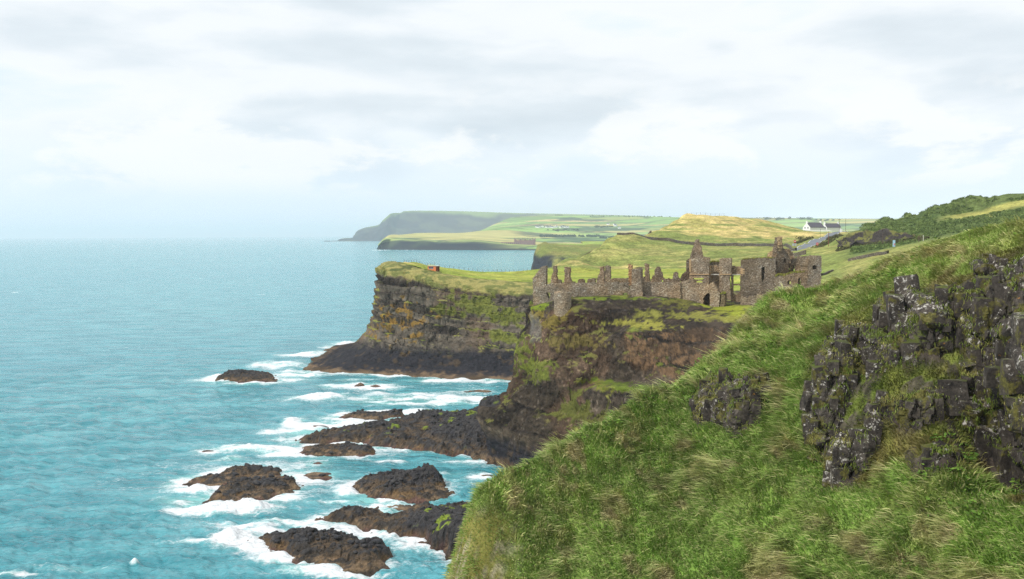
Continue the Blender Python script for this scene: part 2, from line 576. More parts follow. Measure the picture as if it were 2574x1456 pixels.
# ------------------------------------------------------------------ the rock that carries the castle
def make_castle_rock():
    rails = [
        [PZ(562, 30, 262), PZ(560, 31, 250), PZ(580, 31, 245), PZ(610, 31.5, 240), PZ(650, 31.5, 238), PZ(690, 31.5, 235), PZ(720, 31.5, 232), PZ(760, 32, 228), PZ(830, 32, 222), PZ(900, 32, 215)],
        [PZ(552, 28.5, 245), P(531, 306, 217), P(548, 302.5, 212), P(580, 297.5, 211), P(620, 295.5, 210), P(655, 296, 209), P(690, 300, 207), P(715, 304, 205), P(760, 302, 203), P(840, 302, 200)],
        [PZ(546, 26, 243), P(529.5, 309, 212), P(548, 304, 206), P(575, 299, 204), P(610, 297, 203), P(655, 297, 202), P(690, 302, 200), P(715, 308.5, 197.5), P(745, 306, 196), P(820, 306, 192)],
        [PZ(541, 21, 242), P(527.5, 325, 209), P(545, 318, 201), P(573, 313, 199), P(608, 310, 199), P(645, 309, 198), P(680, 311, 196), P(712, 312, 194), P(745, 310.5, 192), P(815, 309, 187)],
        [PZ(537, 17, 240), P(524, 338, 207), P(545, 334, 198), P(575, 331, 196.5), P(603, 336, 196), P(628, 328, 193), P(655, 326.5, 192), P(690, 320.5, 190), P(735, 313, 188), P(810, 312, 183)],
        [PZ(533, 14, 238), P(519, 350, 205.5), P(540, 352, 196), P(572, 352, 194.5), P(600, 348, 194), P(625, 334, 191), P(655, 334, 189.5), P(690, 330, 186.5), P(735, 325, 184), P(810, 325, 178)],
        [PZ(530, 11, 237), P(516.5, 367, 204), P(540, 370, 193.5), P(572, 371, 191.5), P(600, 367, 192), P(625, 360, 188.5), P(655, 360, 186.5), P(690, 358, 183), P(735, 355, 179), P(810, 355, 172)],
        [PZ(527, 9, 236), P(515, 382, 203), P(540, 388, 191.5), P(570, 390, 189), P(598, 382, 189.5), P(622, 381, 186.5), P(650, 382, 183.5), P(690, 385, 179.5), P(735, 388, 174), P(810, 390, 166)],
        [PZ(524, 8, 235), P(511, 393, 202), P(536, 405, 190), P(568, 408, 186.5), P(592, 390, 184.5), P(617, 388, 182), P(645, 390, 179.5), P(690, 405, 174.5), P(735, 412, 168), P(810, 414, 160)],
        [PZ(518, 5, 234), P(503, 404, 201), P(528, 420, 188.5), P(562, 428, 183.5), P(592, 415, 181.5), P(617, 414, 179), P(645, 415, 176), P(690, 425, 171), P(735, 430, 164), P(810, 434, 155)],
        [PZ(510, 1, 233), P(488, 414, 203), P(518, 432, 189), P(558, 444, 181.5), P(590, 440, 178), P(615, 442, 175), P(645, 444, 172), P(690, 446, 167), P(735, 450, 160), P(810, 455, 150)],
        [PZ(500, -4, 231), PZ(478, -4, 199), PZ(512, -4, 183), PZ(556, -4, 176), PZ(588, -4, 172), PZ(613, -4, 169), PZ(643, -4, 166), PZ(690, -4, 160), PZ(735, -4, 153), PZ(810, -4, 142)],
    ]
    nu, nv = 520, 300
    G = loft(rails, nu, nv)
    n = grid_normals(G)
    if n[150, 300, 1] > 0:
        n = -n
    r, led, cid, fr = rock_relief(G, dip=0.0, layer=4.2, block=1.5, seed=41)
    steep = sst(np.abs(n[..., 2]), 0.93, 0.6)
    n3 = fbm(G * 0.22, 3, 57)
    rub = fbm(G * 0.8, 4, 91)
    top = sst(np.arange(nv)[:, None] + 0 * G[..., 0], 25, 50)
    r = (0.6 * r + 0.3 * rub + 1.9 * fbm(G * 0.10, 3, 97)) * (0.12 + 0.9 * steep) * top
    H = G + n * r[..., None]
    nn = grid_normals(H)
    nz = np.abs(nn[..., 2])
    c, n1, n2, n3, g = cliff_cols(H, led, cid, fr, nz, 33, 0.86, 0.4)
    u, v = project(H)
    x, y, z = H[..., 0], H[..., 1], H[..., 2]
    c = mixc(c, c * np.array([1.10, 1.02, 0.93]) + 0.003, 1 - g)
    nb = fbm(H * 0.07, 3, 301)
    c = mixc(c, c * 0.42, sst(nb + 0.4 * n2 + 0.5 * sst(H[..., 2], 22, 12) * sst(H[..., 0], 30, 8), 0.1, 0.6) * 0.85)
    # conglomerate speckle
    sp1, sp2, spc = worley(H * 1.4, 5)
    c = mixc(c, c * 1.9 + 0.02, sst(spc, 0.86, 0.9) * sst(sp1, 0.5, 0.3) * (1 - g))
    c = mixc(c, c * 0.55, sst(spc, 0.25, 0.2) * (1 - g) * 0.8)
    # bare red-brown earth of the slip below the turf lip
    ctr = P(690, 352, 184)
    d = np.sqrt(((x - ctr[0]) / 12.5) ** 2 + ((z - ctr[2]) / 7.5) ** 2)
    nf0 = fbm(H * 1.5, 3, 221)
    earth = sst(1.05 - d + 0.45 * n3 + 0.35 * n2, 0.1, 0.5) * sst(nz, 0.75, 0.5)
    c = mixc(c, mixc(S(122, 96, 70), S(82, 66, 52), sst(n2 + 0.6 * nf0, -0.3, 0.4)), earth * 0.8)
    nf = fbm(H * 1.5, 3, 222)
    # moss and turf where the picture of the place shows it: brow, ledges and the sunny seaward edge
    for (bu, bv, bD, rx, rz, cc, k) in ((548, 318, 200, 5, 2.2, S(126, 112, 54), 1.6), (540, 306, 206, 5, 1.2, S(120, 138, 40), 1),
                                        (520, 348, 204, 2.6, 3.0, S(112, 120, 46), 1), (522, 360, 203, 2.6, 2.0, S(112, 120, 46), 1),
                                        (533, 371, 196, 4.5, 2.6, S(108, 116, 46), 1), (575, 343, 195, 5.5, 1.8, S(116, 104, 56), 1.6),
                                        (600, 385, 186, 4.5, 0.8, S(116, 118, 44), 1), (632, 387, 182, 7, 0.7, S(100, 116, 40), 1),
                                        (675, 306, 198, 9, 1.8, S(112, 110, 52), 1.6), (620, 298, 203, 16, 0.4, S(112, 128, 40), 1.0),
                                        (728, 309, 194, 5, 1.6, S(150, 158, 48), 0.8), (640, 325.5, 192, 8, 0.8, S(150, 146, 66), 0.7),
                                        (700, 317, 189, 12, 0.9, S(138, 136, 64), 0.7), (575, 410, 186, 3, 4, S(96, 100, 44), 1.6), (612, 432, 178, 5, 4, S(96, 96, 44), 1.8)):
        b = P(bu, bv, bD)
        slope = 0.25 if bu in (675, 533) else 0.0
        d = ((x - b[0]) / rx) ** 2 + ((z - b[2] - slope * (x - b[0])) / rz) ** 2
        m = sst(0.75 - d + 0.7 * k * n2 + 0.8 * nf, 0.05, 0.55)
        c = mixc(c, mixc(cc * 0.82, cc * 0.5, sst(nf - n2, 0.0, 0.7)), m * 0.88)
    top_turf = sst(np.arange(nv)[:, None] + 16 * n2, 62, 46) * sst(nz, 0.6, 0.8)
    c = mixc(c, mixc(S(112, 122, 46), GRASS_DRY * 0.8, sst(n3, -0.2, 0.5)), top_turf * 0.9 * sst(nf + n2, -0.35, 0.25))
    # wire netting and pale rendered patch at the seaward corner
    b = P(535, 327, 205)
    d = np.maximum(np.abs(x - b[0] ) / 1.1, np.abs(z - b[2]) / 2.6)
    c = mixc(c, S(120, 118, 112), sst(1 - d + 0.5 * n2, 0.0, 0.4) * 0.5)
    c = shore_cols(c, H, n2, n3, 1.2, 5.5)
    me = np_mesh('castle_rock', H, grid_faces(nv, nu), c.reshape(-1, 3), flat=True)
    return link('castle_rock', me, M_CLIFF, kind='structure', label='steep basalt crag with mossy ledges below the ruined castle')


make_castle_rock()


# ------------------------------------------------------------------ fields, bank, mound and gorse hill behind the castle
FIELD_PTS = []


def fp(u, v, D):
    FIELD_PTS.append(P(u, v, D))


for a in ((386, 262, 356), (394, 262.2, 356), (402, 262.6, 364), (420, 269.0, 348), (440, 273.3, 347), (460, 276.8, 346), (480, 279, 345), (500, 280.8, 345), (530, 282.4, 347), (560, 283.4, 348),
          (600, 283.6, 349), (640, 283.8, 349), (700, 283, 345), (760, 281, 340), (800, 281, 320),
          # far edge of the fairway, along the sea
          (398, 261.2, 400), (415, 262.3, 415), (430, 264.8, 425), (450, 268.8, 428), (470, 271.6, 430), (500, 272.6, 432), (535, 271.3, 440), (550, 268.6, 446),
          # fairway behind the castle
          (580, 276, 385), (640, 276, 385), (700, 275, 385), (760, 272, 385),
          (580, 271.8, 428), (620, 271.6, 425), (660, 270.6, 425), (700, 269.5, 420), (740, 268, 415),
          # bank above
          (562, 264.5, 458), (577, 259, 478), (596, 251, 508), (605, 243.2, 528), (615, 237.3, 543), (625, 236.6, 552),
          (600, 264, 455), (625, 255, 490), (640, 262, 455), (640, 247, 515), (645, 240.3, 546), (680, 262, 450), (680, 252, 485), (690, 243.3, 545),
          (730, 258, 450), (735, 250, 495), (735, 245.6, 540), (765, 252, 470), (790, 247.8, 505),
          # mound
          (633, 236.5, 572), (645, 236, 596), (662, 229.3, 612), (671, 223.3, 622), (685, 215, 636), (698, 214.6, 645), (715, 215.6, 652), (734, 216.8, 660), (758, 219.5, 668),
          (774, 222.8, 675), (789, 227, 684), (802, 230.4, 690), (817, 232.4, 705), (690, 234, 585), (735, 234, 590), (775, 237, 575), (800, 240, 570), (690, 224, 610), (735, 225, 620), (770, 229.5, 630),
          # road dip and verge
          (806, 245, 470), (819, 240.2, 520), (831, 235.6, 580), (838, 233.4, 640), (845, 232.8, 720), (855, 232.6, 760),
          (792, 250, 430), (812, 251, 400), (835, 250, 390), (826, 245.5, 455),
          (833, 247.5, 430), (842, 242.5, 440), (836, 244, 470), (842, 239, 505), (848, 235.5, 530), (824, 242.5, 490),
          # pasture to the right of the castle
          (830, 262, 335), (832, 280, 275), (834, 297, 235), (860, 262, 310), (870, 275, 255), (890, 256, 300), (890, 247.5, 340), (860, 247.5, 370), (930, 247.5, 290), (930, 255, 250), (970, 240, 260), (1010, 236, 240),
          # gorse hill
          (847, 236, 450), (860, 228.2, 452), (865, 225.8, 450), (879, 223.4, 448), (890, 222.6, 446), (898, 220.4, 445), (906, 217, 444), (916, 215.7, 443), (929, 210.2, 441), (941, 206, 438),
          (956, 201, 436), (971, 197.2, 434), (985, 197.3, 433), (1005, 194.8, 432), (1024, 193.2, 430), (1060, 189, 428), (1120, 184, 424),
          (875, 235, 412), (905, 232, 398), (930, 228, 392), (960, 222, 386), (1000, 217, 380), (1040, 212, 375), (960, 233, 330), (1000, 228, 320), (1040, 222, 310), (905, 240.5, 372), (925, 241, 350)):
    fp(*a)
# hidden falls behind the crests and at the sea side
for (u, v, D, dz, dD) in ((398, 261.2, 400, 22, 30), (415, 262.3, 415, 22, 26), (450, 268.8, 428, 22, 24), (470, 271.6, 430, 24, 24), (500, 272.6, 432, 26, 24), (535, 271.3, 440, 26, 24),
                          (562, 264.5, 458, 22, 26), (577, 259, 478, 22, 28), (596, 251, 508, 24, 30), (605, 243, 528, 22, 32), (615, 237.3, 543, 22, 36), (633, 236.5, 572, 16, 40),
                          (662, 229, 612, 14, 40), (685, 215, 636, 12, 45), (734, 216.8, 660, 12, 45), (774, 222.8, 675, 9, 45), (817, 232.4, 705, 5, 40),
                          (865, 225.6, 450, 8, 45), (898, 220.4, 445, 9, 45), (941, 206, 438, 10, 50), (985, 197.3, 433, 8, 60), (1024, 193.2, 430, 4, 70), (1120, 184, 424, 2, 70)):
    p = P(u, v, D)
    q = PZ(u, 0, D + dD)
    FIELD_PTS.append(np.array([q[0], q[1], p[2] - dz]))
for a in ((415, 265.2, 380), (430, 268, 385), (450, 272.2, 385), (470, 275, 385), (500, 276.6, 385), (540, 277, 388), (415, 264, 400), (440, 268.4, 408), (470, 273, 410), (500, 274.4, 410), (540, 274.2, 415)):
    fp(*a)
CREST = [(398, 261.2), (415, 262.3), (430, 264.8), (450, 268.8), (470, 271.6), (500, 272.6), (535, 271.3), (550, 268.6), (562, 264.5), (577, 259), (596, 251), (605, 243.2), (615, 237.3), (625, 236.6), (633, 236.5), (645, 236),
         (662, 229.3), (671, 223.3), (685, 215), (698, 214.6), (715, 215.6), (734, 216.8), (758, 219.5), (774, 222.8), (789, 227), (802, 230.4), (817, 232.4), (826, 232.8), (838, 232.2), (848, 231), (860, 228.2), (879, 223.4), (898, 220.4), (916, 215.7), (929, 210.2),
         (956, 201), (985, 197.3), (1005, 194.8), (1024, 193.2)]
FX0, FX1, FY0, FY1, FST = -64.0, 330.0, 206.0, 800.0, 1.8
fxs, fys = np.arange(FX0, FX1, FST), np.arange(FY0, FY1, FST)
FXX, FYY = np.meshgrid(fxs, fys)
_cx, _cy = FXX[::3, ::2], FYY[::3, ::2]
for _ in range(6):                           # settle the ground so that no swell of the fit stands above the measured crest line
    field_rbf = RBF(FIELD_PTS, 7.0, 0.02)
    _q = np.stack([_cx, _cy, field_rbf(_cx, _cy)], -1)
    _u, _v = project(_q)
    _more = 0
    for _uc in np.arange(398, 1024, 8):
        _w = np.interp(_uc, [c[0] for c in CREST], [c[1] for c in CREST])
        _k = np.argmin(np.where((np.abs(_u - _uc) < 3.0) & (_cy > 330), _v, 1e9))
        if _v.ravel()[_k] < _w - 0.8:
            _y = _cy.ravel()[_k]
            _p = P(_u.ravel()[_k], _w + 0.6, _y)
            if min(np.hypot(_p[0] - f_[0], _p[1] - f_[1]) for f_ in FIELD_PTS) > 2.5:
                FIELD_PTS.append(_p)
                _more += 1
    if not _more:
        break
FZZ = field_rbf(FXX, FYY)
_p3 = np.stack([FXX, FYY, FZZ], -1)
FZZ = FZZ + 0.35 * fbm(_p3 * 0.12, 4, 5) * np.maximum(sst(FXX, 60, 80), sst(FYY, 436, 450)) + 0.5 * fbm(np.stack([FXX * 0.03, FYY * 0.12, 0 * FXX], -1), 3, 6) * sst(FYY, 440, 460) + 0.5 * fbm(_p3 * 0.03, 3, 8) * sst(FYY, 440, 500)


def field_z(x, y):
    i = np.clip((np.asarray(y) - FY0) / FST, 0, len(fys) - 1.001)
    j = np.clip((np.asarray(x) - FX0) / FST, 0, len(fxs) - 1.001)
    a, b = np.floor(i).astype(int), np.floor(j).astype(int)
    fa, fb = i - a, j - b
    return ((FZZ[a, b] * (1 - fb) + FZZ[a, b + 1] * fb) * (1 - fa) + (FZZ[a + 1, b] * (1 - fb) + FZZ[a + 1, b + 1] * fb) * fa)


ROAD_PX = [(780, 250, 425), (792, 248.2, 440), (806, 244.9, 472), (819, 240.3, 520), (831, 235.8, 580), (838, 233.6, 640), (846, 232.9, 730)]
ROAD_XY = np.array([P(*a)[:2] for a in ROAD_PX])
_t = np.concatenate([[0], np.cumsum(np.linalg.norm(np.diff(ROAD_XY, axis=0), axis=1))])
ROAD = hermite(np.c_[ROAD_XY, np.zeros(len(ROAD_XY))], _t, np.linspace(0, _t[-1], 120))


def make_fields():
    global FZZ
    # cut the road bed level across
    best = np.full(FXX.shape, 1e9)
    zr = np.zeros(FXX.shape)
    rz = field_z(ROAD[:, 0], ROAD[:, 1])
    for k in range(120):
        d = np.hypot(FXX - ROAD[k, 0], FYY - ROAD[k, 1])
        near = d < best
        best = np.where(near, d, best)
        zr = np.where(near, rz[k], zr)
    FZZ = FZZ + (zr - FZZ) * sst(best, 9.0, 4.5)
    p = np.stack([FXX, FYY, FZZ], -1)
    u, v = project(p)
    n1, n2, n3 = fbm(p * 0.015, 4, 12), fbm(p * 0.08, 4, 13), fbm(p * 0.4, 3, 14)
    streak = fbm(np.stack([FXX * 0.02, FYY * 0.02, FZZ * 0.7], -1), 4, 19)
    c = mixc(S(126, 136, 72), S(152, 150, 86), sst(n2 + 0.6 * streak, -0.4, 0.6))
    c = mixc(c, S(98, 110, 56), sst(streak + 0.7 * n3, 0.1, 0.7) * 0.65)
    c = mixc(c, S(176, 166, 104), sst(streak - 0.5 * n3, 0.3, 0.8) * 0.5)
    # mown fairway: the level ground near the sea
    edge = 436 + 0.02 * FXX + 5 * n2 - sst(FXX, 40, 110) * 22
    fair = sst(FYY, edge + 3, edge - 3) * sst(FXX, 92, 78)
    fc = mixc(S(140, 152, 64), S(162, 164, 76), sst(n2 + 0.4 * n1, -0.3, 0.4))
    c = mixc(c, fc, fair)
    c = mixc(c, S(204, 184, 118), sst(np.abs(FYY - edge - 9 - 8 * n1), 9, 3) * sst(n3 + n2, -0.5, 0.3) * sst(FXX, 100, 70) * 0.8)
    sand = P(408, 262.5, 395)
    c = mixc(c, S(206, 184, 120), sst(np.hypot((FXX - sand[0]) / 12, (FYY - sand[1]) / 8) + 0.4 * n2, 1.0, 0.5))
    # straw-coloured mound
    md = P(725, 225, 630)
    d = np.hypot((FXX - md[0] - 12) / 85, (FYY - md[1]) / 72)
    straw = sst(1.0 - d + 0.35 * n2, 0.0, 0.25) * sst(streak + 0.7 * n2 + 0.35, -0.5, 0.35)
    c = mixc(c, S(212, 188, 124), straw * 0.85)
    c = mixc(c, S(132, 134, 66), sst(1.0 - d + 0.2 * n2, 0.0, 0.2) * sst(n2 + streak * 0.5, 0.1, 0.45) * 0.7)
    # gorse hill, dark green
    hill = sst(project(p)[0] + 10 * n2, 842, 856) * sst(FYY, 318, 345)
    c = mixc(c, mixc(S(92, 106, 58), S(70, 92, 50), sst(n2, -0.3, 0.5)), hill * 0.9)
    c = mixc(c, S(178, 172, 94), hill * sst(np.abs(v - 217 + (u - 960) * 0.22 + 4 * n2), 5.5, 1) * sst(u, 930, 960) * 0.8)
    # bright green rank patch below the road end
    b = P(803, 258, 335)
    c = mixc(c, S(128, 160, 64), sst(np.hypot((FXX - b[0]) / 4.5, (FYY - b[1]) / 22) + 0.3 * n2, 1, 0.5) * 0.9)
    for (bu, bv, bD) in ((601, 251.4, 502), (587, 258.8, 478), (640, 266, 440)):
        b = P(bu, bv, bD)
        c = mixc(c, S(74, 58, 46), sst(np.hypot((FXX - b[0]) / 3.2, (FYY - b[1]) / 3.5), 1, 0.6) * 0.9)
    keep_z = FZZ > 1.0
    # cut to the land side of the cliff brow
    brow = np.array([P(394, 262.2, 357.5), P(420, 269.0, 349.5), P(460, 276.8, 346.5), P(500, 280.8, 345.5), P(560, 283.4, 348.5), P(640, 284, 349.5), P(780, 285, 337.5)])[:, :2]
    by = np.interp(FXX, brow[:, 0], brow[:, 1])
    by = np.where(FXX > 44, 222, by)
    keep = keep_z & (FYY > by) & (FXX > brow[0, 0] - 0.5)
    f = grid_faces(len(fys), len(fxs))
    f = f[keep.ravel()[f].all(1)]
    vv, f, c = compact(p.reshape(-1, 3), f, c.reshape(-1, 3))
    link('fields', np_mesh('fields', vv, f, c), M_TURF, kind='structure', label='green fairway, grassy bank, straw-coloured mound and pasture behind the castle')
    # road with its pale verges
    nrm = np.gradient(ROAD[:, :2], axis=0)
    nrm = np.stack([nrm[:, 1], -nrm[:, 0]], 1) / np.linalg.norm(nrm, axis=1)[:, None]
    zz = field_z(ROAD[:, 0], ROAD[:, 1])
    offs = np.array([-3.2, 0, 3.2])
    G = np.stack([np.c_[ROAD[:, :2] + nrm * o, zz + 0.12] for o in offs], 1)
    cc = np.zeros(G.shape) + S(112, 116, 122)
    r = link('road', np_mesh('road', G, grid_faces(120, 3), cc.reshape(-1, 3)), M_ROAD, kind='structure', label='narrow asphalt road climbing past the mound')
    for sgn in (-1, 1):
        G = np.stack([np.c_[ROAD[:, :2] + nrm * (sgn * o), zz + 0.128] for o in (2.75, 2.95)], 1)
        link('edge_line', np_mesh('edge_line', G, grid_faces(120, 2), np.zeros((240, 3)) + S(215, 215, 210)), M_ROAD, r)


M_ROAD = attr_mat('asphalt', ((0.3, 0.12), (3.0, 0.15)), 0.2, 8.0, 0.02, 0.85, 0.2)
make_fields()


# ------------------------------------------------------------------ next headland along the coast
def make_second_headland():
    rails = [
        [PZ(545, 36, 1190), P(549, 243.2, 1170), P(560, 243.4, 1170), P(582, 243.6, 1170), P(583, 241.3, 1180), P(609, 241.2, 1180), P(640, 241, 1180)],
        [PZ(541, 34, 1150), P(548, 244, 1110), P(560, 244.6, 1110), P(580, 245.2, 1110), P(590, 244.6, 1110), P(609, 244.5, 1110), P(640, 244.5, 1110)],
        [PZ(538, 32, 1130), P(545, 245.5, 1070), P(560, 247.6, 1060), P(580, 248.8, 1060), P(592, 249.6, 1060), P(609, 250, 1060), P(640, 250, 1060)],
        [PZ(536, 25, 1120), P(540.3, 248.6, 1055), P(556, 250.5, 1035), P(572, 252, 1025), P(592, 252, 1030), P(609, 252.5, 1040), P(640, 252, 1040)],
        [PZ(534, 16, 1110), P(536.5, 254, 1045), P(553, 257.5, 1015), P(568, 258.5, 1000), P(592, 257, 1010), P(609, 258, 1010), P(640, 258, 1010)],
        [PZ(532, 8, 1105), P(534.8, 261, 1040), P(552, 265, 1005), P(567, 266, 985), P(592, 262, 990), P(609, 264, 980), P(640, 264, 980)],
        [PZ(530, -5, 1100), P(532.6, 270, 1038), P(550, 276, 1000), P(566, 277, 980), P(592, 276, 970), P(609, 276, 960), P(640, 276, 960)],
    ]
    G = loft(rails, 200, 110)
    n = grid_normals(G)
    if n[60, 60, 1] > 0:
        n = -n
    G = G + n * (2.0 * fbm(G * 0.04, 4, 4) * sst(np.abs(n[..., 2]), 0.98, 0.8))[..., None]
    nz = np.abs(grid_normals(G)[..., 2])
    n1, n2 = fbm(G * 0.012, 4, 71), fbm(G * 0.05, 4, 72)
    u, v = project(G)
    c = mixc(S(116, 124, 62), S(136, 132, 74), sst(n2, -0.3, 0.4))
    rows = np.arange(110)[:, None] / 109.0 + 0 * u
    c = mixc(c, S(146, 164, 84), sst(rows, 0.34, 0.30) * sst(u + 6 * n1, 553, 558))
    c = mixc(c, S(150, 142, 82), sst(np.abs(rows - 0.02), 0.05, 0.01) * 0.7)
    rock = sst(u + 22 * n2 + 12 * n1, 566, 548) * sst(v + 4 * n2, 252.5, 257.5)
    c = mixc(c, mixc(S(50, 52, 58), S(86, 84, 74), sst(n2, 0, 0.6)), rock)
    link('second_headland', np_mesh('second_headland', G, grid_faces(110, 200), c.reshape(-1, 3)), M_TURF, kind='structure', label='green rounded headland with a dark cliff beyond the fairway')


make_second_headland()


# ------------------------------------------------------------------ far coast
def field_pattern(p, sx, sy, seed):
    q = np.stack([p[..., 0] / sx, p[..., 1] / sy, 0 * p[..., 0] + 0.5], -1)
    q = q + 0.25 * fbm(p * 0.0012, 2, seed)[..., None]
    f1, f2, cid = worley(q, seed)
    pal = np.array([S(128, 160, 84), S(142, 172, 92), S(150, 162, 92), S(118, 146, 82), S(176, 168, 104), S(200, 180, 122), S(134, 166, 82), S(150, 176, 98)])
    c = pal[np.clip((cid * len(pal)).astype(int), 0, len(pal) - 1)]
    hedge = sst(f2 - f1, 0.10, 0.04)
    return mixc(c, S(64, 84, 58), hedge * 0.75)


def make_far_coast():
    # high cliffs of the farthest headland
    us = [339, 340.5, 342, 355.5, 357, 361, 365, 372, 379, 383, 386, 390, 400, 404, 436, 464, 510, 560, 640]
    vt = [242.6, 241.2, 238.6, 237, 231.4, 229, 227.6, 226.3, 224.6, 220, 217.4, 213.9, 213.1, 211.4, 211.2, 211.7, 213.2, 214.2, 216]
    D0 = 7800
    top = [P(u, v, D0 + 12 * max(0, u - 390)**0.5 * 5) for u, v in zip(us, vt)]
    back = [t + np.array([150, 1100, -40 if t[2] > 60 else -t[2] - 6]) for t in top]
    def low(f, dd):
        return [np.array([t[0], t[1] - dd, max(t[2], 0) * f]) for t in top]
    rails = [back, [t + np.array([20, 150, 0]) for t in top], top, low(0.72, 110), low(0.45, 260), low(0.2, 420), low(0.06, 600), [np.array([t[0], t[1] - 700, -6]) for t in top]]
    G = loft(rails, 420, 90)
    n = grid_normals(G)
    mid = sst(np.arange(90)[:, None] + 0 * G[..., 0], 56, 66)
    G = G + n * (15 * fbm(G * 0.004, 4, 9) * mid + 6 * fbm(G * 0.02, 3, 10) * mid)[..., None]
    G[..., 2] = np.where(G[..., 2] < -6, -6, G[..., 2])
    nz = np.abs(grid_normals(G)[..., 2])
    n2 = fbm(G * 0.006, 4, 15)
    n3 = fbm(np.stack([G[..., 0] * 0.004, G[..., 1] * 0.004, G[..., 2] * 0.03], -1), 4, 16)
    c = mixc(S(52, 52, 56), S(78, 82, 66), sst(n2 + 0.6 * n3, -0.1, 0.5))
    rows = np.arange(90)[:, None] + 0 * G[..., 0]
    c = mixc(c, S(124, 142, 80), sst(rows + 3 * n2, 57, 54))
    link('far_headland', np_mesh('far_headland', G, grid_faces(90, 420), c.reshape(-1, 3)), M_FAR, kind='structure', label='hazy high cliffs of the farthest headland')
    # low peninsula and farmland in front of it
    st = [378, 383, 390, 402, 418, 440, 460, 480, 510, 540, 580, 620, 680, 760, 840, 900, 980, 1060]
    z0 = []
    rails = []
    wl = [W(u, v) for u, v in zip(st, [249.5, 249.6, 249.7, 249.9, 250, 250, 250.1, 250.2, 250.2, 250.2, 250.2, 250, 249.6, 249.2, 249, 248.6, 248.2, 248])]
    rails.append([w + np.array([0, -25, -6]) for w in wl])
    rails.append([w + np.array([0, 0, 0.6]) for w in wl])
    cl = [247.6, 244.4, 242.6, 241.6, 241.9, 242.6, 241.4, 242, 244.5, 246, 247.5, 247.6, 247, 246, 245, 244.5, 244, 244]
    dD = [25, 35, 50, 60, 70, 60, 50, 60, 90, 90, 70, 60, 60, 60, 60, 60, 60, 60]
    rails.append([P(u, v, w[1] + d) for u, v, w, d in zip(st, cl, wl, dD)])
    rails.append([P(u, v, D) for u, v, D in zip(st, [246, 241, 239, 238.2, 238, 237.6, 237.4, 237.4, 239.5, 241.5, 243, 243.5, 243, 242, 241, 240, 239, 238], [3010, 3040, 3080, 3120, 3180, 3220, 3240, 3240, 3240, 3240, 3220, 3200, 3150, 3100, 3050, 3000, 2950, 2900])])
    rails.append([P(u, v, D) for u, v, D in zip(st, [245, 239.6, 235.2, 235.1, 233.4, 233.6, 233.6, 232.2, 232.5, 234.5, 236.5, 237, 236, 235, 234, 233, 231, 229], [3040, 3080, 3150, 3260, 3400, 3500, 3550, 3600, 3650, 3700, 3700, 3700, 3600, 3500, 3400, 3300, 3200, 3100])])
    rails.append([P(u, v, D) for u, v, D in zip(st, [245.5, 240, 236.4, 235.8, 234, 233.6, 233.4, 230.8, 228.6, 228.4, 229, 229, 228.5, 227.5, 226, 225, 224, 223], [3090, 3130, 3220, 3360, 3500, 3620, 3700, 3900, 4100, 4300, 4300, 4300, 4100, 3900, 3700, 3500, 3400, 3300])])
    rails.append([P(u, v, D) for u, v, D in zip(st, [247, 243, 239, 238, 237, 236, 235.4, 231, 224.5, 221.6, 222, 222.5, 222.5, 221.8, 221, 220.5, 219.5, 218.5], [3150, 3200, 3300, 3460, 3620, 3760, 3900, 4500, 5000, 5100, 5100, 5000, 4700, 4400, 4100, 3900, 3700, 3600])])
    rails.append([P(u, v, D) for u, v, D in zip(st, [250, 246, 243, 242, 241, 240, 238, 231.4, 218, 215.6, 215.5, 216, 217.3, 217.8, 219, 218.8, 217.5, 216], [3220, 3280, 3380, 3560, 3760, 3900, 4100, 5100, 5700, 5800, 5700, 5600, 5200, 4800, 4500, 4300, 4100, 4000])])
    rails.append([r + np.array([0, 500, -40]) for r in rails[-1]])
    G = loft(rails, 420, 150)
    nn = fbm(G * 0.004, 4, 25)
    rows = np.arange(150)[:, None] + 0 * G[..., 0]
    G[..., 2] += 2.0 * nn * sst(G[..., 2], 5, 20)
    u, v = project(G)
    c = field_pattern(G, 330, 180, 31)
    n2 = fbm(G * 0.003, 4, 26)
    n3 = fbm(G * 0.012, 3, 27)
    c = mixc(c, S(186, 176, 112), sst(v + 1.2 * n2, 231.8, 233) * sst(v, 238.5, 237) * sst(u, 600, 540) * 0.85)
    wood = sst(n2 + 0.4 * n3, 0.22, 0.34) * sst(u, 505, 530)
    c = mixc(c, S(58, 76, 58), wood * 0.8)
    nz = np.abs(grid_normals(G)[..., 2])
    edge = np.where(u > 500, 246.8, 241.8)
    cliff = sst(v + 1.6 * n2 + 1.2 * n3 - np.interp(u, st, cl), -1.2, 0.6) * (1 - sst(u + 14 * n2, 470, 540) * (1 - sst(v, 248.6, 249.4)))
    c = mixc(c, mixc(S(36, 38, 44), S(66, 76, 54), sst(n3 + n2, 0.2, 0.8)), cliff)
    c = mixc(c, S(46, 44, 46), sst(G[..., 2], 5, 3))
    link('far_fields', np_mesh('far_fields', G, grid_faces(150, 420), c.reshape(-1, 3)), M_FAR, kind='structure', label='hazy low coast with patchwork fields beyond the bay')
    return G


FAR_G = make_far_coast()


# ================================================================== SEA
def D2(pts):
    return [(a * K, b * K) for a, b in pts]


def wl_poly(pts):
    return np.array([W(u, v)[:2] for u, v in D2(pts)])


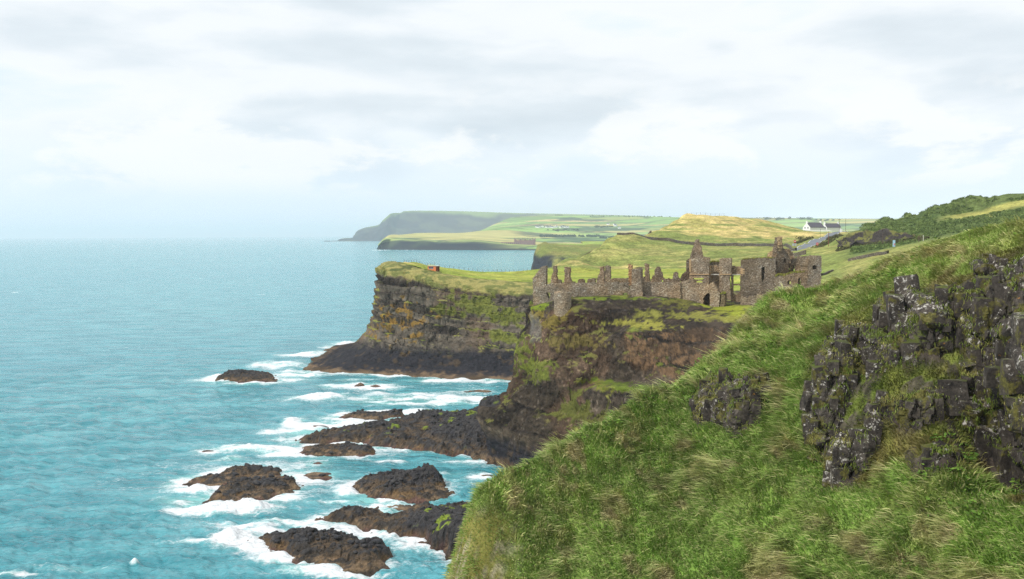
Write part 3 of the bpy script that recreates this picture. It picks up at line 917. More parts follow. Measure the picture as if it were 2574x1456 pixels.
# rocks standing in the sea: waterline outline in the picture, height, extra humps (x, y along the waterline, height, radius)
SEA_ROCKS = [
    # (kind), outline (display px at water level), height, humps, boulders, label
    ('reef', [(545, 957), (600, 962), (690, 960), (694, 944), (640, 937), (575, 941)], 1.5, [(590, 950, 1.8, 5), (665, 948, 0.3, 4)], 0, 'low rounded dark rock alone in the open water off the headland'),
    ('rock', [(886, 971), (905, 974), (920, 971), (905, 965)], 1.1, [], 0, 'small brown rock awash in foam off the headland, rounder of two'),
    ('rock', [(928, 973), (945, 975), (960, 972), (945, 968)], 0.7, [], 0, 'small brown rock awash in foam off the headland, flatter of two'),
    ('rock', [(1165, 985), (1200, 988), (1240, 985), (1205, 980)], 0.8, [], 0, 'thin brown rock awash at the mouth of the cove'),
    ('reef', [(852, 1050), (900, 1057), (960, 1056), (1020, 1050), (1010, 1040), (940, 1038), (870, 1041)], 0.9, [(905, 1048, 1.2, 2.5), (1002, 1046, 1.6, 2), (960, 1048, 0.7, 2)], 14, 'jagged low reef washed by foam beside the castle foreshore'),
    ('reef', [(735, 1143), (790, 1147), (905, 1149), (945, 1143), (940, 1126), (860, 1120), (770, 1126)], 1.2, [(925, 1138, 0.9, 2.5), (860, 1132, 0.5, 4)], 16, 'long flat brown reef lying along the castle foreshore'),
    ('reef', [(515, 1210), (580, 1218), (660, 1216), (712, 1206), (708, 1184), (640, 1178), (570, 1186)], 1.2, [(610, 1190, 0.9, 2.5), (690, 1196, 0.7, 2), (650, 1190, 0.5, 2)], 14, 'brown jagged reef, the rearmost of a close group of three'),
    ('reef', [(450, 1222), (500, 1228), (562, 1226), (590, 1213), (555, 1200), (490, 1204)], 0.9, [(475, 1215, 0.3, 2), (545, 1211, 0.8, 2.5)], 4, 'small reddish brown reef with white water pouring over it'),
    ('reef', [(512, 1262), (570, 1268), (660, 1262), (735, 1243), (762, 1225), (750, 1204), (660, 1206), (590, 1216), (535, 1240)], 1.4, [(580, 1228, 0.9, 1.8), (650, 1230, 0.7, 2.5), (745, 1218, 1.3, 1.8), (690, 1232, 0.7, 1.8)], 48, 'broad brown reef strewn with black boulders, the largest of a close group of three'),
    ('rock', [(752, 1202), (790, 1208), (838, 1204), (832, 1190), (780, 1188)], 0.7, [], 4, 'flat tan rock in calm water between the reefs'),
    ('rock', [(882, 1232), (930, 1248), (1000, 1266), (1130, 1258), (1140, 1240), (1110, 1205), (1000, 1202), (905, 1212)], 1.5, [(955, 1222, 1.0, 3), (1060, 1216, 1.6, 4), (1000, 1222, 0.8, 4), (1010, 1240, 0.6, 3), (1095, 1215, 1.4, 2.5)], 50, 'tall black and brown rock with a mossy crown in the calm cove'),
    ('reef', [(615, 1362), (680, 1388), (730, 1412), (800, 1435), (860, 1446), (985, 1428), (978, 1385), (900, 1362), (780, 1348), (680, 1350)], 1.7, [(800, 1372, 1.4, 2.5), (730, 1374, 0.8, 2.5), (955, 1392, 1.4, 2.5), (870, 1385, 0.9, 2.5), (850, 1432, -0.8, 2.5), (900, 1410, 0.4, 3)], 80, 'large dark reef with a blocky black ridge and white water draining off its side'),
    ('rock', [(770, 1074), (800, 1077), (824, 1073), (795, 1070)], 0.6, [], 0, 'sliver of dark rock in white surf beside the castle foreshore'),
    ('rock', [(505, 1137), (525, 1139), (542, 1136), (522, 1133)], 0.6, [], 0, 'tiny reddish rock breaking the swell out from the long reef'),
    ('rock', [(782, 1166), (800, 1168), (818, 1165), (800, 1163)], 0.6, [], 0, 'tiny dark rock between the long flat reef and the flat tan rock'),
    ('rock', [(1190, 1200), (1230, 1206), (1275, 1200), (1230, 1194)], 0.5, [], 0, 'flat brown rock awash below the grass slope'),
    ('rock', [(1040, 1368), (1070, 1373), (1085, 1366), (1060, 1362)], 0.6, [], 0, 'small brown rock in still water beside the dark tongue of shore rock'),
]
SHORE = [
    ('castle_foreshore', [(730, 1112), (800, 1119), (900, 1114), (960, 1126), (1075, 1136), (1190, 1152), (1235, 1168), (1310, 1166), (1420, 1150), (1420, 1040), (1290, 1030), (1180, 1050), (1060, 1052), (1000, 1062), (900, 1082), (800, 1094)], 1.5,
     [(1240, 1045, 3.8, 6), (1170, 1075, 1.4, 7), (1080, 1068, 1.6, 5), (1250, 1100, 2.4, 9), (870, 1096, 0.5, 5), (1320, 1110, 3.0, 9), (960, 1090, 1.2, 4), (930, 1076, -1.4, 3), (1150, 1110, 1.0, 6)], 'dark rocky foreshore running out below the castle crag'),
    ('shore_tongue', [(785, 1312), (850, 1322), (930, 1330), (950, 1342), (1040, 1352), (1110, 1392), (1160, 1425), (1240, 1440), (1330, 1400), (1330, 1290), (1200, 1275), (1100, 1277), (980, 1272), (870, 1288)], 1.2,
     [(1165, 1335, 1.7, 6), (1100, 1330, 0.7, 5), (985, 1290, -1.3, 3.2), (900, 1300, 0.5, 4), (1150, 1380, 1.2, 5), (1210, 1390, 2, 6)], 'long dark tongue of shore rock below the grass slope'),
]
ROCK_POLYS = [wl_poly(r[1]) for r in SEA_ROCKS] + [wl_poly(r[1]) for r in SHORE]
# stretch the small rocks a little in depth so that they have real bodies
M_BOULDER = attr_mat('boulder', ((1.2, 0.3), (5.0, 0.4)), 0.6, 3.0, 0.2, 0.7, 0.3)


def boulder_meshes(count, sub, seed, planes, c0, c1, elong=(1, 1, 1), sharp=14):
    rng = np.random.default_rng(seed)
    out = []
    for k in range(count):
        bm = bmesh.new()
        bmesh.ops.create_icosphere(bm, subdivisions=sub, radius=1.0)
        v = np.array([x.co[:] for x in bm.verts])
        f = np.array([[q.index for q in x.verts] for x in bm.faces])
        bm.free()
        nrm = rng.normal(size=(planes, 3))
        nrm /= np.linalg.norm(nrm, axis=1)[:, None]
        d = rng.uniform(0.72, 1.05, planes)
        ax = np.array([[1, 0, 0], [-1, 0, 0], [0, 1, 0], [0, -1, 0], [0, 0, 1], [0, 0, -1]], float) + rng.normal(size=(6, 3)) * 0.12
        nrm = np.vstack([nrm, ax / np.linalg.norm(ax, axis=1)[:, None]])
        d = np.concatenate([d, rng.uniform(0.66, 0.82, 6)])
        dots = v @ nrm.T
        with np.errstate(divide='ignore'):
            r = np.where(dots > 0.05, d[None] / np.maximum(dots, 0.05), 9.0)
        rr = -np.log(np.exp(-r * sharp).sum(1)) / sharp                      # slightly rounded edges
        p = v * rr[:, None]
        p = p * (1 + 0.05 * fbm(p * 2.2 + k * 7.7, 3, seed + k)[:, None])
        p = p * np.array(elong)
        n = fbm(p * 1.8 + k * 3.1, 3, seed + 40 + k)
        out.append(np_mesh('boulder', p, f, mixc(c0, c1, sst(n, -0.3, 0.5)), flat=False))
    return out


BOULDERS = boulder_meshes(6, 2, 11, 9, S(40, 41, 46), S(62, 58, 56))


def make_shore_rock(name, poly, height, humps, label, cat, group, structure=False, nb=0, seed=0):
    lo, hi = poly.min(0) - 5, poly.max(0) + 5
    size = max(hi - lo)
    st = max(0.17, size / 165)
    xs, ys = np.arange(lo[0], hi[0], st), np.arange(lo[1], hi[1], st)
    X, Y = np.meshgrid(xs, ys)
    p0 = np.stack([X, Y, 0 * X + seed * 3.3], -1)
    sd = sdist(X, Y, poly) + 1.5 * fbm(p0 * 0.4, 5, seed + 3, 0.6) * min(1.0, size / 30)
    wdt = min(1.1, 0.12 * min(hi[0] - lo[0] - 10, hi[1] - lo[1] - 10) + 0.25)
    z = np.where(sd > 0, height * (1 - np.exp(-np.clip(sd, 0, 99) / wdt)), sd * 0.8)
    for (hx, hy, ha, hr) in humps:
        w = W(hx * K, hy * K)
        z += ha * np.exp(-((X - w[0]) ** 2 + (Y - w[1]) ** 2) / (2 * (hr * 0.75) ** 2)) * sst(sd, 0, 1.2)
    f1, f2, cid = worley(np.stack([X / 1.6, Y / 1.6, 0 * X + seed], -1), seed + 5)
    g1, g2, gid = worley(np.stack([X / 0.7, Y / 0.7, 0 * X + seed], -1), seed + 8)
    rampz = sst(z, 0.05, 1.3) * min(1.0, height / 2.2)
    terr = z / 0.8
    z = z + rampz * 0.55 * ((np.floor(terr) + sst(terr - np.floor(terr), 0.35, 0.65)) * 0.8 - z)
    k1, k2, kid = worley(np.stack([X / 0.34, Y / 0.34, 0 * X + seed], -1), seed + 15)
    z += rampz * (1.0 * (cid - 0.5) + 0.6 * (gid - 0.5) + 0.3 * (kid - 0.5) - 1.2 * np.clip(0.15 - (f2 - f1), 0, 0.15)) + 0.25 * fbm(p0 * 0.9, 4, seed + 21) * sst(z, 0, 1)
    p = np.stack([X, Y, np.maximum(z, -2.5)], -1)
    n2, n3 = fbm(p * 0.9, 4, seed + 31), fbm(p * 0.3, 3, seed + 33)
    zz = z + 0.5 * n2
    brown = mixc(S(84, 69, 52), S(52, 46, 40), sst(n2 + 0.8 * (gid - 0.5), -0.3, 0.4))
    brown = mixc(brown, S(128, 98, 56), sst(n3 + 0.5 * n2, 0.3, 0.7) * 0.5)
    tan = mixc(S(120, 99, 74), S(86, 69, 51), sst(n2, -0.3, 0.5))
    hump = z - height * (1 - np.exp(-np.clip(sd, 0, 99) / wdt))
    blk = sst(0.8 * hump + 0.7 * (cid - 0.5) + 0.5 * (gid - 0.5) + 0.35 * n3, 0.05 if structure else 0.18, 0.45 if structure else 0.6) * sst(zz, 0.5, 1.1)
    c = mixc(tan, brown, np.maximum(sst(zz, 0.35, 0.8), sst(n3 + 0.5 * n2, -0.1, 0.3) * 0.85))
    c = mixc(c, S(40, 36, 34), sst(z, 0.28, 0.12) * 0.7)
    c = mixc(c, mixc(SHORE_BLACK, S(62, 58, 56), gid), blk)
    c = mixc(c, S(96, 66, 60), sst(zz, 0.6, 0.2) * sst(n3, -0.4, 0.2) * 0.7)
    if 'mossy' in label:
        c = mixc(c, S(112, 104, 44), sst(zz, 3.3, 3.9) * sst(n2, -0.2, 0.4))
    if structure:
        c = mixc(c, S(122, 138, 42), sst(n3 + 0.6 * n2, 0.72, 0.86) * sst(zz, 1.5, 2.2) * sst(zz, 4.5, 3.5))
    ok = (sd > -3.5)
    f = grid_faces(len(ys), len(xs))
    f = f[ok.ravel()[f].all(1)]
    vv, f, c = compact(p.reshape(-1, 3), f, c.reshape(-1, 3))
    base = np.array([poly[:, 0].mean(), poly[:, 1].mean(), 0.0])
    o = link(name, np_mesh(name, vv - base, f, c, flat=True), M_SHORE, None, label, None if structure else cat, group, 'structure' if structure else None)
    o.location = base
    # loose black boulders lying on it
    rng = np.random.default_rng(seed + 100)
    hi_pts = np.argwhere((z > height * 0.8) & (sd > 0.6) & (hump + 0.3 * n3 > np.percentile(hump[sd > 0.6], 45)))
    if nb and len(hi_pts):
        for k in range(nb):
            i, j = hi_pts[rng.integers(len(hi_pts))]
            s = rng.uniform(0.18, 0.5) * (1.5 if rng.random() < 0.2 else 1)
            b = link('boulder', BOULDERS[rng.integers(6)], M_BOULDER, o)
            b.location = (xs[j] - base[0], ys[i] - base[1], z[i, j] + s * 0.15)
            b.scale = (s * rng.uniform(0.9, 1.4), s, s * rng.uniform(0.6, 0.9))
            b.rotation_euler = (rng.uniform(-.3, .3), rng.uniform(-.3, .3), rng.uniform(0, 6.28))
    return o


for k, (nm, pl, hgt, hm, nb, lab) in enumerate(SEA_ROCKS):
    hgt, hm = hgt * 0.72, [(a, b, c * 0.8, d) for a, b, c, d in hm]
    make_shore_rock('sea_rock', ROCK_POLYS[k], hgt, hm, lab, 'rock', 'rocks standing in the sea', False, nb, 10 + k * 7)
for k, (nm, pl, hgt, hm, lab) in enumerate(SHORE):
    make_shore_rock(nm, ROCK_POLYS[len(SEA_ROCKS) + k], hgt, hm, lab, None, None, True, (120, 70)[k], 300 + k * 7)


# ------------------------------------------------------------------ water
FOAM = [(790, 889, 34, 7, 1.3), (740, 893, 60, 4, .8), (690, 892, 30, 2.5, .4), (868, 864, 42, 6, 1.1), (830, 872, 30, 5, .7), (700, 918, 70, 8, 1.0), (760, 940, 60, 10, .9), (660, 914, 30, 6, .9), (640, 962, 80, 6, .8), (730, 955, 60, 7, .6),
        (545, 950, 28, 6, 1.2), (500, 958, 40, 4, .5), (850, 938, 60, 5, .5), (1000, 944, 60, 4, .5), (900, 970, 90, 5, .9), (960, 976, 50, 4, .6), (1100, 957, 70, 5, .7), (1250, 953, 40, 4, .8), (880, 955, 50, 4, .5),
        (790, 1000, 60, 6, 1.0), (830, 996, 40, 5, 1.1), (730, 1005, 30, 4, .4), (1000, 1002, 130, 7, .8), (1130, 1003, 90, 7, .9), (960, 1012, 80, 5, .6), (1080, 1014, 120, 5, .8), (1180, 1012, 60, 5, .6), (1000, 990, 90, 4, .4), (1040, 1035, 80, 5, .8), (860, 1050, 50, 6, .9),
        (735, 1060, 22, 9, 1.3), (850, 1066, 110, 6, .8), (930, 1066, 80, 6, .7), (770, 1085, 90, 7, .9), (690, 1090, 40, 4, .6), (780, 1100, 60, 6, .7), (700, 1104, 40, 4, .4), (620, 1127, 70, 7, 1.2), (690, 1132, 60, 6, 1.0), (570, 1133, 40, 4, .5), (580, 1153, 24, 5, 1.0), (540, 1158, 30, 3, .5),
        (720, 1140, 40, 6, .9), (460, 1212, 30, 12, .9), (500, 1232, 50, 6, 1.0), (540, 1200, 40, 8, .8), (580, 1180, 40, 6, .6), (560, 1280, 100, 12, 1.5), (640, 1278, 60, 8, 1.1), (480, 1262, 70, 10, .8), (420, 1255, 40, 6, .4), (700, 1255, 60, 7, .5), (760, 1195, 50, 5, .5), (880, 1235, 26, 12, 1.0), (930, 1258, 40, 6, .7), (860, 1262, 80, 4, .5), (1170, 1160, 40, 4, .5),
        (580, 1352, 38, 16, 1.5), (640, 1372, 40, 12, 1.1), (500, 1362, 70, 5, .6), (700, 1405, 50, 10, 1.1), (770, 1432, 60, 9, 1.2), (880, 1450, 70, 6, .8), (620, 1320, 90, 7, .5), (740, 1310, 80, 6, .8), (800, 1328, 60, 6, .9), (870, 1340, 70, 7, .8), (900, 1300, 40, 6, .7), (650, 1335, 80, 6, .6),
        (340, 1418, 12, 4, 1.0), (40, 1443, 60, 6, .8), (200, 1430, 120, 7, .45), (100, 1420, 60, 5, .3), (1110, 1190, 50, 3, .4), (985, 1160, 50, 3, .4), (1050, 1122, 70, 2.5, .8)]
STREAK_FOAM = [(40, 735, 14), (350, 718, 8), (500, 700, 10), (640, 740, 10), (180, 640, 6), (860, 690, 8), (300, 800, 8), (90, 690, 7), (760, 660, 8), (430, 655, 6), (560, 640, 6), (220, 760, 7), (690, 800, 7), (420, 860, 6), (150, 900, 7), (250, 1000, 6), (480, 640, 6), (640, 635, 9), (800, 640, 6), (330, 645, 8), (110, 625, 8), (700, 620, 8), (520, 615, 8)]


def make_sea():
    vs = np.concatenate([[238.35, 238.8], np.arange(239.4, 300, 0.75), np.arange(300, 600, 0.68), np.arange(601, 660, 3)])
    vs = vs[::-1]
    th = (vs - 236.9) / FPX
    r = CAMZ / np.tan(th)
    r = np.minimum(r, 31000)
    us = np.concatenate([np.arange(-260, -10, 6), np.arange(-10, 600, 1.1), np.arange(600, 760, 5)])
    az = np.arctan((us - 512) / FPX)
    R, A = np.meshgrid(r, az, indexing='ij')
    X, Y = R * np.sin(A), R * np.cos(A)
    cell = np.gradient(R, axis=0)
    cell = np.abs(cell)
    rng = np.random.default_rng(5)
    Z = np.zeros_like(X)
    warp = 2.5 * fbm(np.stack([X * 0.02, Y * 0.02, 0 * X], -1), 2, 3)
    main = math.radians(205)                                  # swell runs in towards the land
    for k in range(52):
        wl = 0.9 * 1.05 ** k
        a = main + rng.normal() * 0.6
        amp = 0.022 * wl ** 0.55
        ph = rng.uniform(0, 6.28)
        s = ((X + warp * 0.7) * math.cos(a) + (Y + warp) * math.sin(a)) * 2 * math.pi / wl + ph
        fade = sst(wl / np.maximum(cell, 0.01), 2.4, 5.0)
        Z += amp * fade * (np.sin(s) + 0.25 * np.sin(2 * s + 0.6))
    Z *= 0.62 * (1 + 0.5 * fbm(np.stack([X * 0.03, Y * 0.03, 0 * X], -1), 3, 44))
    # foam field
    q = np.stack([X, Y, 0 * X], -1)
    n_f = fbm(np.stack([X * 0.16, Y * 0.26, 0 * X], -1), 6, 61, 0.62)
    n_c = fbm(np.stack([X * 0.05, Y * 0.09, 0 * X], -1), 3, 62)
    foam = np.zeros_like(X)
    lift = np.zeros_like(X)
    for (fx, fy, hw, hh, s) in FOAM:
        c0 = W(fx * K, fy * K)
        hx = hw * K / FPX * c0[1]
        hy = abs(W(fx * K, (fy - hh) * K)[1] - c0[1])
        d = np.sqrt(((X - c0[0]) / hx) ** 2 + ((Y - c0[1]) / max(hy, hx * 0.22)) ** 2)
        k = np.exp(-(d ** 2) * 0.9)
        foam = np.maximum(foam, s * k) + 0.15 * s * k
        if s >= 1.0:
            lift += 0.75 * s * np.exp(-(d ** 2) * 1.6)
    for (fx, fy, hw) in STREAK_FOAM:
        c0 = W(fx * K, fy * K)
        hx = hw * K / FPX * c0[1]
        d = np.sqrt(((X - c0[0]) / hx) ** 2 + ((Y - c0[1]) / max(hx * 0.4, 1.5)) ** 2)
        foam += 0.85 * np.exp(-d ** 2)
    for poly in ROCK_POLYS:
        m = (X > poly[:, 0].min() - 25) & (X < poly[:, 0].max() + 25) & (Y > poly[:, 1].min() - 25) & (Y < poly[:, 1].max() + 25)
        sd = -sdist(X[m], Y[m], poly)
        seaward = sst(X[m], poly[:, 0].max() + 4, poly[:, 0].min() - 2) * 0.6 + 0.4
        foam[m] += 0.55 * np.exp(-np.clip(sd, 0, 99) / 1.1) * seaward + 0.28 * np.exp(-np.clip(sd, 0, 99) / 5.0) * seaward
    # surf along the headland foot and the far shore
    hl = np.array([W(u, v)[:2] for u, v in ((300, 371), (322, 371), (360, 373), (390, 374.5), (425, 377), (455, 380), (500, 381), (540, 381))])
    by = np.interp(X, hl[:, 0], hl[:, 1])
    foam += np.where((X > hl[0, 0] - 5) & (X < hl[-1, 0]), 0.75 * np.exp(-np.abs(Y - by) / 3.5), 0) * sst(n_c, -0.7, 0.3)
    far = (R > 2700) & (R < 3300)
    foam = np.where(far & (A > math.atan((372 - 512) / FPX)), foam + 0.95 * np.exp(-np.abs(Y - 2925) / 45) * sst(fbm(np.stack([X * 0.012, Y * 0.004, 0 * X], -1), 4, 5), -0.5, 0.2), foam)
    foam = foam + 0.05
    mouth = W(395, 398)
    foam = foam + 0.22 * np.exp(-((X - mouth[0]) / 45) ** 2 - ((Y - mouth[1]) / 45) ** 2)
    mouth = W(240, 480)
    foam = foam + 0.16 * np.exp(-((X - mouth[0]) / 40) ** 2 - ((Y - mouth[1]) / 45) ** 2)
    f = foam * (0.9 + 0.95 * n_f + 0.35 * n_c)
    Z += lift * (1 + 0.8 * n_f) * 0.9 + 0.12 * np.clip(f, 0, 1.2) * sst(cell, 4, 1)
    fa = np.clip(f, 0, 1.6)
    # shoaling water is paler and greener
    shallow = np.clip(foam * 0.7, 0, 1)
    me = np_mesh('sea', np.stack([X, Y, Z], -1), grid_faces(len(vs), len(us), True), None, {'foam': fa, 'shallow': shallow})
    m, t, bs = new_mat('sea_water')
    pos = t.node('ShaderNodeTexCoord').outputs['Object']
    at_f = t.node('ShaderNodeAttribute', attribute_name='foam').outputs['Fac']
    at_s = t.node('ShaderNodeAttribute', attribute_name='shallow').outputs['Fac']
    big = t.noise(t.scale_vec(pos, (0.006, 0.004, 0)), 1.0, 4.0, 0.55)
    c = t.ramp(big, [(0.35, C4(S(86, 166, 178))), (0.65, C4(S(106, 180, 186)))])
    rip = t.noise(t.scale_vec(pos, (0.05, 0.16, 0.1)), 1.0, 6.0, 0.7, 0.3)
    c = t.mix(t.maprange(rip, 0.40, 0.62), C4(S(54, 140, 152)), c)  # light and dark of the ripple slopes painted into the water colour
    c = t.mix(t.maprange(at_s, 0.15, 0.8), c, C4(S(132, 200, 198)))
    fn = t.noise(t.scale_vec(pos, (1.6, 2.2, 0.5)), 1.0, 8.0, 0.75, 0.5)
    ff = t.math('ADD', at_f, t.math('MULTIPLY', t.math('SUBTRACT', fn, 0.5), 1.5))
    lace = t.noise(t.scale_vec(pos, (0.42, 0.62, 0.3)), 1.0, 6.0, 0.65, 1.2)
    ff = t.math('ADD', ff, t.math('MULTIPLY', t.math('SUBTRACT', lace, 0.5), 1.3))
    mask = t.maprange(ff, 0.30, 1.12)
    # scattered whitecaps out at sea
    wc = t.noise(t.scale_vec(pos, (0.055, 0.13, 0.1)), 1.0, 6.0, 0.7, 0.4)
    wc2 = t.noise(t.scale_vec(pos, (0.010, 0.02, 0.1)), 1.0, 2.0, 0.5)
    wcm = t.math('MULTIPLY', t.maprange(t.math('ADD', wc, t.math('MULTIPLY', wc2, 0.25)), 0.80, 0.86), 0.8)
    mask = t.math('MAXIMUM', mask, wcm)
    c = t.mix(mask, c, (0.86, 0.88, 0.89, 1))
    t.put(bs.inputs['Base Color'], c)
    t.put(bs.inputs['Roughness'], t.maprange(mask, 0, 1, 0.12, 0.9))
    bs.inputs['IOR'].default_value = 1.33
    b1 = t.noise(t.scale_vec(pos, (0.6, 1.5, 0.5)), 1.0, 6.0, 0.66, 0.2)
    b2 = t.noise(t.scale_vec(pos, (0.10, 0.30, 0.1)), 1.0, 5.0, 0.62, 0.2)
    b3 = t.noise(t.scale_vec(pos, (0.022, 0.07, 0.1)), 1.0, 5.0, 0.65, 0.2)
    hgt = t.math('ADD', t.math('ADD', b1, t.math('MULTIPLY', b2, 2.6)), t.math('MULTIPLY', b3, 9.0))
    bmp = t.node('ShaderNodeBump', {'Strength': 1.0, 'Distance': 0.75, 'Height': hgt})
    t.put(bs.inputs['Normal'], bmp.outputs[0])
    link('sea', me, m, kind='structure', label='choppy turquoise sea with white surf around the rocks')


make_sea()


# ================================================================== CASTLE
def make_stone_mat(name, base, light, dark, mortar=0.5):
    m, t, bs = new_mat(name)
    geo = t.node('ShaderNodeTexCoord').outputs['Object']
    v = t.node('ShaderNodeTexVoronoi', {'Vector': t.scale_vec(geo, (5.0, 5.0, 7.5)), 'Scale': 1.0, 'Randomness': 1.0})
    rnd = t.node('ShaderNodeSeparateColor', {0: v.outputs['Color']}).outputs[0]
    big = t.noise(geo, 0.35, 4.0, 0.6)
    f = t.math('ADD', t.math('MULTIPLY', rnd, 0.7), t.math('MULTIPLY', big, 0.55))
    c = t.ramp(f, [(0.2, C4(dark)), (0.5, C4(base)), (0.82, C4(base * 1.2)), (1.0, C4(light))])
    warm = t.noise(geo, 0.22, 4.0, 0.6)
    c = t.mix(1.0, c, t.ramp(warm, [(0.38, (0.92, 0.95, 0.97)), (0.5, (1.0, 0.985, 0.94)), (0.62, (1.10, 1.0, 0.86))]), 'MULTIPLY')
    tint = t.node('ShaderNodeAttribute', attribute_name='col').outputs['Color']
    c = t.mix(1.0, c, tint, 'MULTIPLY')
    t.put(bs.inputs['Base Color'], c)
    bs.inputs['Roughness'].default_value = 0.93
    bs.inputs['Specular IOR Level'].default_value = 0.15
    h = t.math('SUBTRACT', t.math('MULTIPLY', t.noise(geo, 5.0, 4.0), 0.4), v.outputs['Distance'])
    b = t.node('ShaderNodeBump', {'Strength': 0.9, 'Distance': 0.16, 'Height': h})
    t.put(bs.inputs['Normal'], b.outputs[0])
    return m


M_STONE = make_stone_mat('rubble_masonry', S(130, 117, 100), S(178, 170, 156), S(92, 81, 69))
M_DRESSED = flat_mat('dressed_sandstone', S(176, 146, 108), 0.9, 0.25, 4.0)


def z1(x, y):
    return ((2080 + x / 3.64) / 4, (900 + y / 3.64) / 4)


def z2(x, y):
    return ((2660 + x / 3.64) / 4, (900 + y / 3.64) / 4)


CASTLE_BASE = P(640, 297, 203)
castle = thing('castle_ruin', tuple(CASTLE_BASE), 'roofless grey-brown stone castle ruin on the crag above the sea', 'castle')


class Plane:
    def __init__(self, u0, D0, u1, D1):
        self.a = PZ(u0, 0, D0)
        b = PZ(u1, 0, D1)
        d = (b - self.a)
        self.d = d / np.linalg.norm(d)
        self.n = np.array([self.d[1], -self.d[0], 0.0])          # faces the camera
        if self.n[1] > 0:
            self.n = -self.n

    def at(self, u, v):
        r = ray(u, v)
        o = np.array([0, 0, CAMZ])
        t = ((self.a - o) @ self.n) / (r @ self.n)
        p = o + r * t
        return (p - self.a) @ self.d, p[2]

    def world(self, s, z, off=0.0):
        s = np.asarray(s)
        return self.a + self.d * s[..., None] + np.array([0, 0, 1.0]) * (np.asarray(z)[..., None]) - self.n * off if np.ndim(off) == 0 else \
            self.a + self.d * s[..., None] + np.array([0, 0, 1.0]) * (np.asarray(z)[..., None]) - self.n * np.asarray(off)[..., None]


def wall(name, pl, conv, outline, holes=(), thick=1.0, cell=0.14, rag=0.11, tint=(1, 1, 1), label=None, seed=0, drop=1.2, parent=None):
    """rubble wall standing in a vertical plane, with a ragged outline and real openings"""
    O = np.array([pl.at(*conv(*q)) for q in outline])
    Hs = [np.array([pl.at(*conv(*q)) for q in h]) for h in holes]
    lo, hi = O.min(0) - 0.4, O.max(0) + 0.4
    ns, nz = int((hi[0] - lo[0]) / cell) + 1, int((hi[1] - lo[1]) / cell) + 1
    s, z = np.meshgrid(lo[0] + (np.arange(ns) + 0.5) * cell, lo[1] + (np.arange(nz) + 0.5) * cell)
    q = np.stack([s, z, 0 * s + seed * 5.1], -1)
    nn = rag * fbm(q * 1.1, 3, seed + 1) + rag * 0.9 * (vnoise(np.floor(q / np.array([0.45, 0.3, 1])) , seed + 2) - 0.5)
    mask = (sdist(s, z, O) + nn) > 0
    for h in Hs:
        mask &= (sdist(s, z, h) + nn * 0.5) < 0
    S_, Z_ = np.meshgrid(lo[0] + np.arange(ns + 1) * cell, lo[1] + np.arange(nz + 1) * cell)
    q = np.stack([S_, Z_, 0 * S_ + seed], -1)
    rel = 0.10 * fbm(q * 0.9, 3, seed + 5) + 0.05 * (RNG.random(S_.shape) - 0.5)
    jit = (RNG.random(S_.shape + (2,)) - 0.5) * cell * 0.7
    F = pl.world(S_ + jit[..., 0], Z_ + jit[..., 1], -rel)
    B = pl.world(S_ + jit[..., 0], Z_ + jit[..., 1], thick + rel)
    N = (ns + 1) * (nz + 1)
    idx = np.arange(N).reshape(nz + 1, ns + 1)
    a, b, c, d = idx[:-1, :-1], idx[:-1, 1:], idx[1:, 1:], idx[1:, :-1]
    faces = [np.stack([a, b, c, d], -1)[mask], (np.stack([a, d, c, b], -1) + N)[mask]]
    mp = np.pad(mask, 1)
    core = mp[1:-1, 1:-1]
    for nb, e0, e1 in ((mp[:-2, 1:-1], a, b), (mp[2:, 1:-1], c, d), (mp[1:-1, :-2], d, a), (mp[1:-1, 2:], b, c)):
        m = core & ~nb
        faces.append(np.stack([e1, e0, e0 + N, e1 + N], -1)[m])
    f = np.concatenate(faces)
    V = np.concatenate([F.reshape(-1, 3), B.reshape(-1, 3)])
    zc = V[:, 2]
    tn = fbm(V * 0.3, 3, seed + 9)
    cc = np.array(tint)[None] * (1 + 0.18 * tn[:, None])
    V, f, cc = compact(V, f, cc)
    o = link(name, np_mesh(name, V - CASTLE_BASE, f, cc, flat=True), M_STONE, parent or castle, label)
    return o


PF = Plane(533, 210.5, 722, 199.5)           # outer curtain wall towards the cliff
PB = Plane(533, 219, 722, 208)               # wall across the courtyard
PM = Plane(688, 204.5, 776, 199.0)           # manor house front
PG = Plane(688, 211, 776, 206)
PR = Plane(776, 198.5, 822, 193.5)
PRB = Plane(776, 205, 822, 200)
# --- left end
wall('end_wall', PF, z1, [(190, 1240), (190, 765), (240, 705), (300, 622), (335, 600), (372, 606), (378, 870), (384, 990), (425, 1090), (420, 1240)], (), 1.4, label='tall broken end wall leaning to a point', seed=1)
wall('curtain_wall', PF, z1, [(372, 1200), (374, 875), (450, 850), (760, 850), (760, 1150), (500, 1200)],
     [[(378, 985), (438, 978), (440, 1062), (425, 1075), (395, 1062)], [(556, 1130), (556, 1010), (566, 968), (592, 956), (612, 968), (614, 1130)]], 1.2, seed=2)
wall('chimney_stack', PF, z1, [(445, 870), (462, 760), (478, 690), (478, 592), (526, 590), (530, 760), (528, 870)], (), 1.3, tint=(1.0, 0.92, 0.84), seed=3)
wall('wall_stub', PB, z1, [(525, 900), (532, 770), (548, 800), (590, 806), (598, 860), (598, 900)], (), 1.0, seed=4, tint=(0.85, 0.8, 0.76))
wall('chimney_stack', PF, z1, [(640, 880), (645, 760), (652, 700), (652, 620), (718, 618), (720, 760), (738, 806), (752, 830), (754, 880)], (), 1.3, tint=(0.95, 0.86, 0.8), seed=5)
